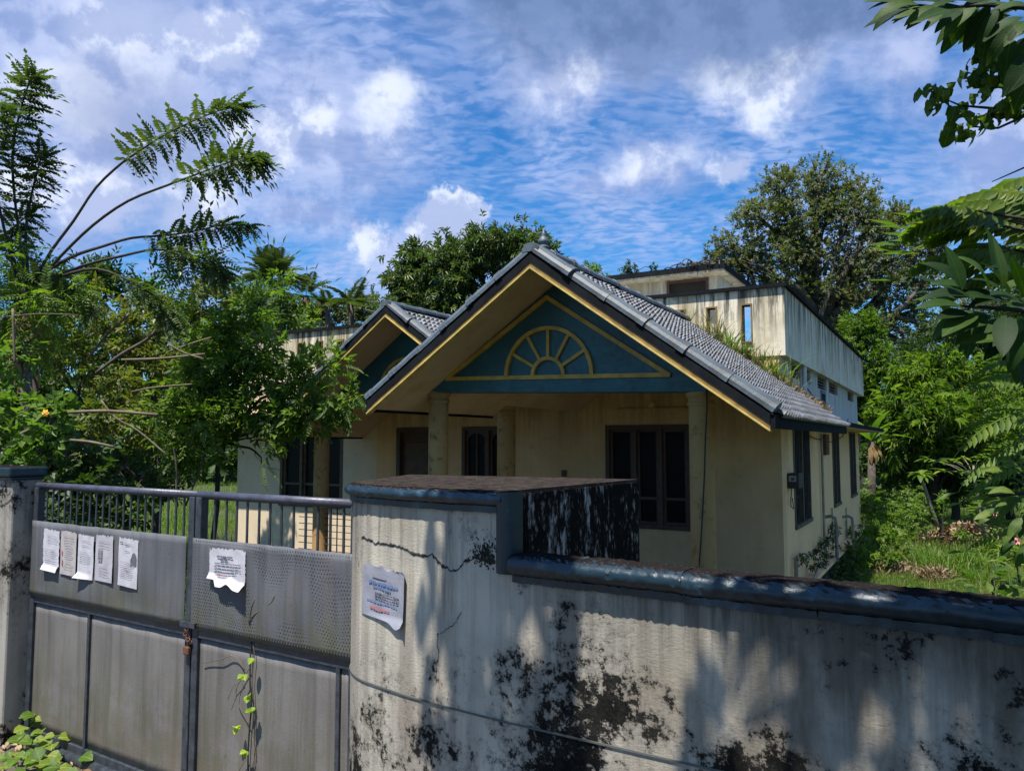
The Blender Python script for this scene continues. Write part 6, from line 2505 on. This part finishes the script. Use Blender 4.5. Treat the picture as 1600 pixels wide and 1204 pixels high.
m.build('branch', M['bark_dark'], t1, smooth=True)

# 2: curled rounded leaves below it
t2, b2 = near_tree('creeper_tree', 'curled insect-eaten rounded leaves on thin stems hanging below the top right branch', 1800, 3.3)
m = MB()
m.tube([p - b2 for p in [b2, at(1810, 500, 3.3), at(1760, 230, 3.3), at(1650, 170, 3.2), at(1600, 182, 3.1), at(1560, 200, 3.1), at(1520, 198, 3.1)]], [.05, .04, .02, .010, .006, .005, .003], 7)
m.tube([p - b2 for p in [at(1650, 150, 3.2), at(1590, 142, 3.1), at(1540, 132, 3.1), at(1520, 110, 3.1)]], [.009, .006, .004, .003], 6)
m.tube([p - b2 for p in [at(1560, 170, 3.1), at(1500, 165, 3.1), at(1478, 155, 3.1), at(1462, 140, 3.1)]], [.006, .004, .003, .002], 6)
m.tube([p - b2 for p in [at(1680, 260, 3.3), at(1600, 262, 3.2), at(1550, 284, 3.2)]], [.006, .004, .002], 6)
LFB = [big_leaf_mesh('leaf', .10, .058, L['leafy'], droop=d_, n=7, rs=i, wave=.45, fold=.4) for i, d_ in enumerate((1.0, 1.5, 2.2))]
for (x, y, n) in [(1452, 138, 4), (1480, 138, 4), (1462, 160, 2), (1500, 165, 4), (1490, 195, 5), (1508, 205, 3), (1520, 180, 4), (1540, 60, 3), (1530, 90, 4), (1520, 115, 5), (1545, 110, 5), (1555, 130, 4), (1530, 140, 3),
                  (1560, 165, 5), (1580, 160, 4), (1600, 150, 4), (1590, 120, 4), (1575, 90, 3), (1545, 185, 3), (1600, 175, 3), (1610, 95, 4), (1565, 60, 3), (1548, 75, 3)]:
    for k in range(n + 2):
        a = rr.uniform(0, 6.28)
        place(LFB[rr.randint(0, 2)], 'leaf', t2, at(x + rr.uniform(-7, 7), y + rr.uniform(-7, 7), 3.1 + rr.uniform(-.08, .08)) - b2, (math.cos(a) * .7, rr.uniform(-.5, .5), -.5 + math.sin(a) * .6), (rr.uniform(-1, 1), -.8, .8), rr.uniform(.6, 1.0))
m.build('stem', M['bark_dark'], t2, smooth=True)

# 3: long pinnate fronds
t3, b3 = near_tree('pinnate_tree', 'tree with glossy arching fronds of narrow hanging leaflets reaching in from the right', 1760, 3.6)
m = MB()
m.tube([p - b3 for p in [b3, at(1770, 800, 3.6), at(1740, 520, 3.6), at(1690, 400, 3.6)]], [.05, .045, .035, .02], 8)
FR = []
for i, (c, pr_) in enumerate(((1.35, 16), (1.75, 15), (2.1, 13))):
    v, f = P_pinnate(pr_, .62, .19, .060, c, 60 + i, .05, hang=.8, out=.7)
    me = np_mesh('frond', v, f)
    me.materials.append(L['sunny'])
    FR.append(me)
for i, c in enumerate((.9, 1.3)):
    v, f = P_pinnate(18, .55, .125, .030, c, 70 + i, .08, hang=.4, out=.9)
    me = np_mesh('frond', v, f)
    me.materials.append(L['mid'])
    FR.append(me)
fronds = [(1610, 365, -1, .85, 0, 1.0), (1600, 330, -1, .75, 1, .9), (1575, 345, -1, .65, 1, .9), (1625, 350, -1, .45, 0, 1.0), (1610, 300, -.9, .35, 1, .8), (1560, 330, -1, .55, 1, .75), (1640, 310, -.9, .7, 1, .9), (1600, 400, -1, .55, 0, .85),
          (1630, 390, -1, .4, 1, .9), (1550, 350, -1, .5, 0, .7), (1530, 330, -1, .5, 0, .6), (1585, 390, -1, .6, 1, .7), (1650, 340, -1, .8, 0, .95), (1600, 340, -.7, .2, 2, .7), (1620, 430, -1, .5, 1, .8), (1640, 280, -1, .4, 1, .7),
          (1640, 600, -1, .35, 0, .8), (1650, 640, -1, .15, 1, .9), (1640, 680, -1, 0, 1, .85), (1655, 560, -1, .4, 1, .8), (1640, 720, -1, .1, 1, .8), (1620, 590, -1, .5, 1, .6), (1660, 770, -1, .2, 0, .9), (1650, 820, -1, .3, 1, .8), (1600, 640, -1, .2, 1, .6)]
for (x, y, dx, dz, k, s) in fronds:
    o = at(x, y, 3.5 + rr.uniform(-.2, .3)) - b3
    m.tube([at(1745, min(760, max(420, y + 60)), 3.6) - b3, o.lerp(at(1745, min(760, y + 60), 3.6) - b3, .4) + Vector((0, 0, .03)), o], [.014, .010, .005], 5)
    place(FR[k if y < 500 else 3 + (k > 0)], 'frond', t3, o, (dx, rr.uniform(-.35, .2), dz), (0, -.45, 1), s)
m.build('trunk', M['bark_dark'], t3, smooth=True)

# 4: dark leaves in shade, right edge
t4, b4 = near_tree('dark_leaf_tree', 'deep shaded cluster of broad dark leaves along the right edge above the coping', 1790, 2.9)
m = MB()
m.tube([p - b4 for p in [b4, at(1800, 900, 2.9), at(1760, 600, 2.9), at(1680, 500, 2.9), at(1600, 485, 2.9), at(1540, 480, 2.9), at(1500, 478, 2.9)]], [.05, .05, .04, .02, .010, .007, .004], 7)
m.tube([p - b4 for p in [at(1790, 850, 2.9), at(1680, 790, 2.9), at(1600, 770, 2.9), at(1545, 775, 2.9)]], [.03, .014, .008, .004], 7)
LFC = [big_leaf_mesh('leaf', .235, .085, L['dusk'], droop=d_, n=8, rs=i + 3) for i, d_ in enumerate((.2, .45, .7))]
sp4 = [(1500, 478, -1, .1), (1505, 470, -.8, .6), (1500, 450, -.5, 1), (1520, 470, -1, .35), (1510, 490, -1, -.25), (1520, 495, -1, -.45), (1535, 485, -.6, -.9), (1540, 460, -.4, .9), (1550, 480, -.9, .1), (1560, 450, -.2, 1), (1570, 490, -.5, -.8),
       (1580, 460, -.7, .6), (1590, 500, -.2, -1), (1600, 470, -.6, .3), (1615, 520, -.7, -.6), (1620, 480, -1, 0), (1600, 540, -.4, -1), (1580, 520, -.9, -.3), (1545, 500, -1, -.1),
       (1570, 470, -1, .2), (1625, 440, -1, .3)]
sp4b = [(1545, 775, -1, .1), (1560, 770, -.8, .5), (1560, 790, -.8, -.5), (1580, 780, -.9, -.1), (1590, 800, -.5, -.9), (1600, 760, -.7, .6), (1610, 790, -1, -.2), (1600, 830, -.4, -1), (1575, 815, -.7, -.7), (1620, 820, -.8, -.5), (1550, 740, -.9, .4), (1580, 730, -.8, .6), (1610, 720, -.9, .3),
        (1620, 760, -1, .1), (1590, 850, -.6, -.8), (1620, 860, -.7, -.5), (1565, 835, -.7, -.6), (1600, 700, -.8, .4), (1540, 800, -.9, -.2)]
LFD = [big_leaf_mesh('leaf', .20, .070, L['leafy'], droop=d_, n=8, rs=i + 9, wave=.1) for i, d_ in enumerate((.3, .6, .9))]
for (x, y, dx, dz) in sp4 + sp4b:
    x += 18 if y > 600 else 0
    for k in range(2 if y < 600 else 3):
        place((LFC if y < 600 else LFD)[rr.randint(0, 2)], 'leaf', t4, at(x + rr.uniform(-8, 8), y + rr.uniform(-8, 8), 2.9 + rr.uniform(-.18, .18)) - b4, (dx + rr.uniform(-.2, .2), rr.uniform(-.5, .3), dz + rr.uniform(-.2, .2)), (rr.uniform(-.5, .5), -.7, 1), rr.uniform(.65, .95) * (.5 if y > 600 else 1))
m.build('trunk', M['bark_dark'], t4, smooth=True)

# roadside tree whose crown shades the right-hand wall
def shade_blob(s, z, off, r):
    """crown blob placed so that its shade falls at s metres along the wall"""
    p = W_STEP + WDIR * s
    k = (z - 1.0)
    return ((p.x + sun_dir.x / sun_dir.z * k + off, p.y + sun_dir.y / sun_dir.z * k, z), r, r * .8, r * .55)


tree('roadside_tree', (2.6, -1.6, -.05), (1.5, -.9, 3.4),
     [shade_blob(-.17, 4.5, 0, .12), shade_blob(-.02, 4.6, 0, .15), shade_blob(.10, 4.5, 0, .10), shade_blob(.78, 4.5, 0, .075), shade_blob(1.12, 4.5, 0, .085), shade_blob(1.29, 4.5, 0, .03), shade_blob(1.52, 4.6, 0, .14),
      shade_blob(1.9, 4.8, 0, .5), shade_blob(2.5, 5.0, .1, .6), ((1.7, -1.0, 5.2), .9, .9, .6), ((.6, -1.6, 5.6), 1.0, 1.0, .6), ((-1.0, -2.0, 5.8), 1.2, 1.1, .6), ((2.6, -2.6, 5.6), 1.3, 1.2, .8), ((.4, -3.2, 5.9), 1.3, 1.2, .7), ((-2.4, -2.6, 6.0), 1.2, 1.0, .6)],
     SP_BROAD, 110, 'mid', 'bark', 'roadside tree leaning over the street, its crown shading the compound wall', rs=81, r0=.14, smin=.8, smax=1.1, clump=.45, shell=.2, down=0)

# ================================================================== STREET-SIDE PLANTS AND LITTER
def gpt(px, py):
    return on_z(px, py, 0.0)


pl = empty('weed', gpt(60, 1200), 0, label='clump of round-leaved green weeds at the foot of the left gate leaf', cat='weed')
pb_ = Vector(pl.location)
LW = [big_leaf_mesh('leaf', .075, .062, L['single'], droop=d_, n=6, rs=i, fold=.25, wave=.1) for i, d_ in enumerate((.2, .5))]
m = MB()
rw = random.Random(5)
for (x, y, gx, gy) in [(52, 1120, 60, 1165), (62, 1128, 64, 1165), (45, 1138, 55, 1170), (38, 1158, 50, 1195), (50, 1160, 55, 1195), (88, 1150, 84, 1185), (80, 1162, 84, 1190), (15, 1185, 30, 1210), (25, 1182, 30, 1212), (60, 1188, 62, 1215), (72, 1195, 74, 1218), (85, 1190, 84, 1215), (90, 1200, 90, 1222), (40, 1200, 44, 1222), (128, 1184, 124, 1200), (55, 1175, 58, 1205), (75, 1180, 74, 1205), (5, 1200, 14, 1222), (100, 1205, 100, 1230), (30, 1150, 40, 1190), (66, 1145, 66, 1185)]:
    g_ = gpt(gx, gy)
    d = pix_dir(x, y)
    e = CAM + d * (g_.y / d.y)
    m.tube([g_ - pb_, (g_.lerp(e, .6)) - pb_ + Vector((.004, 0, .004)), e - pb_], [.0035, .003, .002], 5)
    for k in range(3):
        a = rw.uniform(0, 6.28)
        place(LW[rw.randint(0, 1)], 'leaf', pl, e - pb_ + Vector((rw.uniform(-.01, .01), 0, rw.uniform(-.01, .01))), (math.cos(a), math.sin(a) - .3, rw.uniform(-.2, .5)), (0, -.5, 1), rw.uniform(.6, 1.15))
m.build('stem', simple('green_stem', (.07, .12, .03), .6), pl, kind='stuff')
N = 420
P = np.stack([rg.uniform(-3.4, -.3, N), np.zeros(N), rg.uniform(.004, .015, N)], 1)
tt_ = rg.uniform(0, 1, N) ** 2
P[:, 1] = G0.y + (P[:, 0] - G0.x) * GD.y / GD.x - .08 - tt_ * 1.4
V, F = scatter([P_leaf(.07, .035, .08, .05), P_leaf(.09, .02, .05, .1)], P, rg.normal(size=(N, 3)) * [1, 1, .15], rg.normal(size=(N, 3)) * .3 + [0, 0, 1], rg.uniform(.5, 1.2, N))
link('leaf_litter', np_mesh('leaf_litter', V, F), L['litter'], None, kind='stuff', label='dry leaf litter scattered along the foot of the gate')

# vine on the right gate leaf
def gvine(px, py, out=.045):
    s, z = gate_s(px, py)
    return g2w(s, out, z)


vo = gvine(394, 1200)
vn = empty('vine', vo, 0, label='half-dead creeper with a few lime-green leaves climbing the right gate leaf', cat='vine')
for pts, rad in [([(394, 1215), (393, 1180), (395, 1140), (398, 1100), (396, 1060), (397, 1020), (399, 985), (398, 965)], .0038), ([(398, 970), (404, 960), (416, 950), (432, 940), (438, 928)], .0022), ([(399, 972), (401, 950), (408, 932)], .0018),
                 ([(395, 1130), (385, 1110), (375, 1090), (376, 1070), (386, 1055), (397, 1040)], .0020), ([(388, 1045), (378, 1028), (366, 1022), (350, 1028), (322, 1033)], .0022), ([(396, 1205), (404, 1175), (400, 1150)], .002),
                 ([(402, 1215), (403, 1120), (400, 1060), (403, 1020), (400, 1000)], .0022), ([(385, 1060), (370, 1070), (362, 1090)], .0014), ([(393, 1180), (382, 1195), (376, 1210)], .0018), ([(390, 1000), (396, 994), (402, 1000), (400, 1010)], .0016)]:
    W3 = [gvine(x, y, .034 if y < 985 else .02) - vo for x, y in pts]
    MB().tube(smooth_path(W3, 3), rad, 5).build('stem', M['twig'] if rad < .0023 else M['bark_dark'], vn, smooth=True)
LV = big_leaf_mesh('leaf', .042, .036, leaf_mat('lime_leaf', [(.16, .26, .02), (.22, .32, .03), (.30, .38, .05)], .5, .5, .25, True), droop=.3, n=6, fold=.3)
for (x, y, k) in [(407, 1024, 2), (391, 1050, 3), (399, 1082, 2), (405, 1108, 2), (409, 1100, 1), (382, 1133, 3), (396, 1168, 3)]:
    for j in range(k):
        a = rw.uniform(0, 6.28)
        place(LV, 'leaf', vn, gvine(x, y, .04) - vo, (math.cos(a) * .6, -.6, math.sin(a) * .6 - .2), (0, -.6, 1), rw.uniform(.6, 1.0))
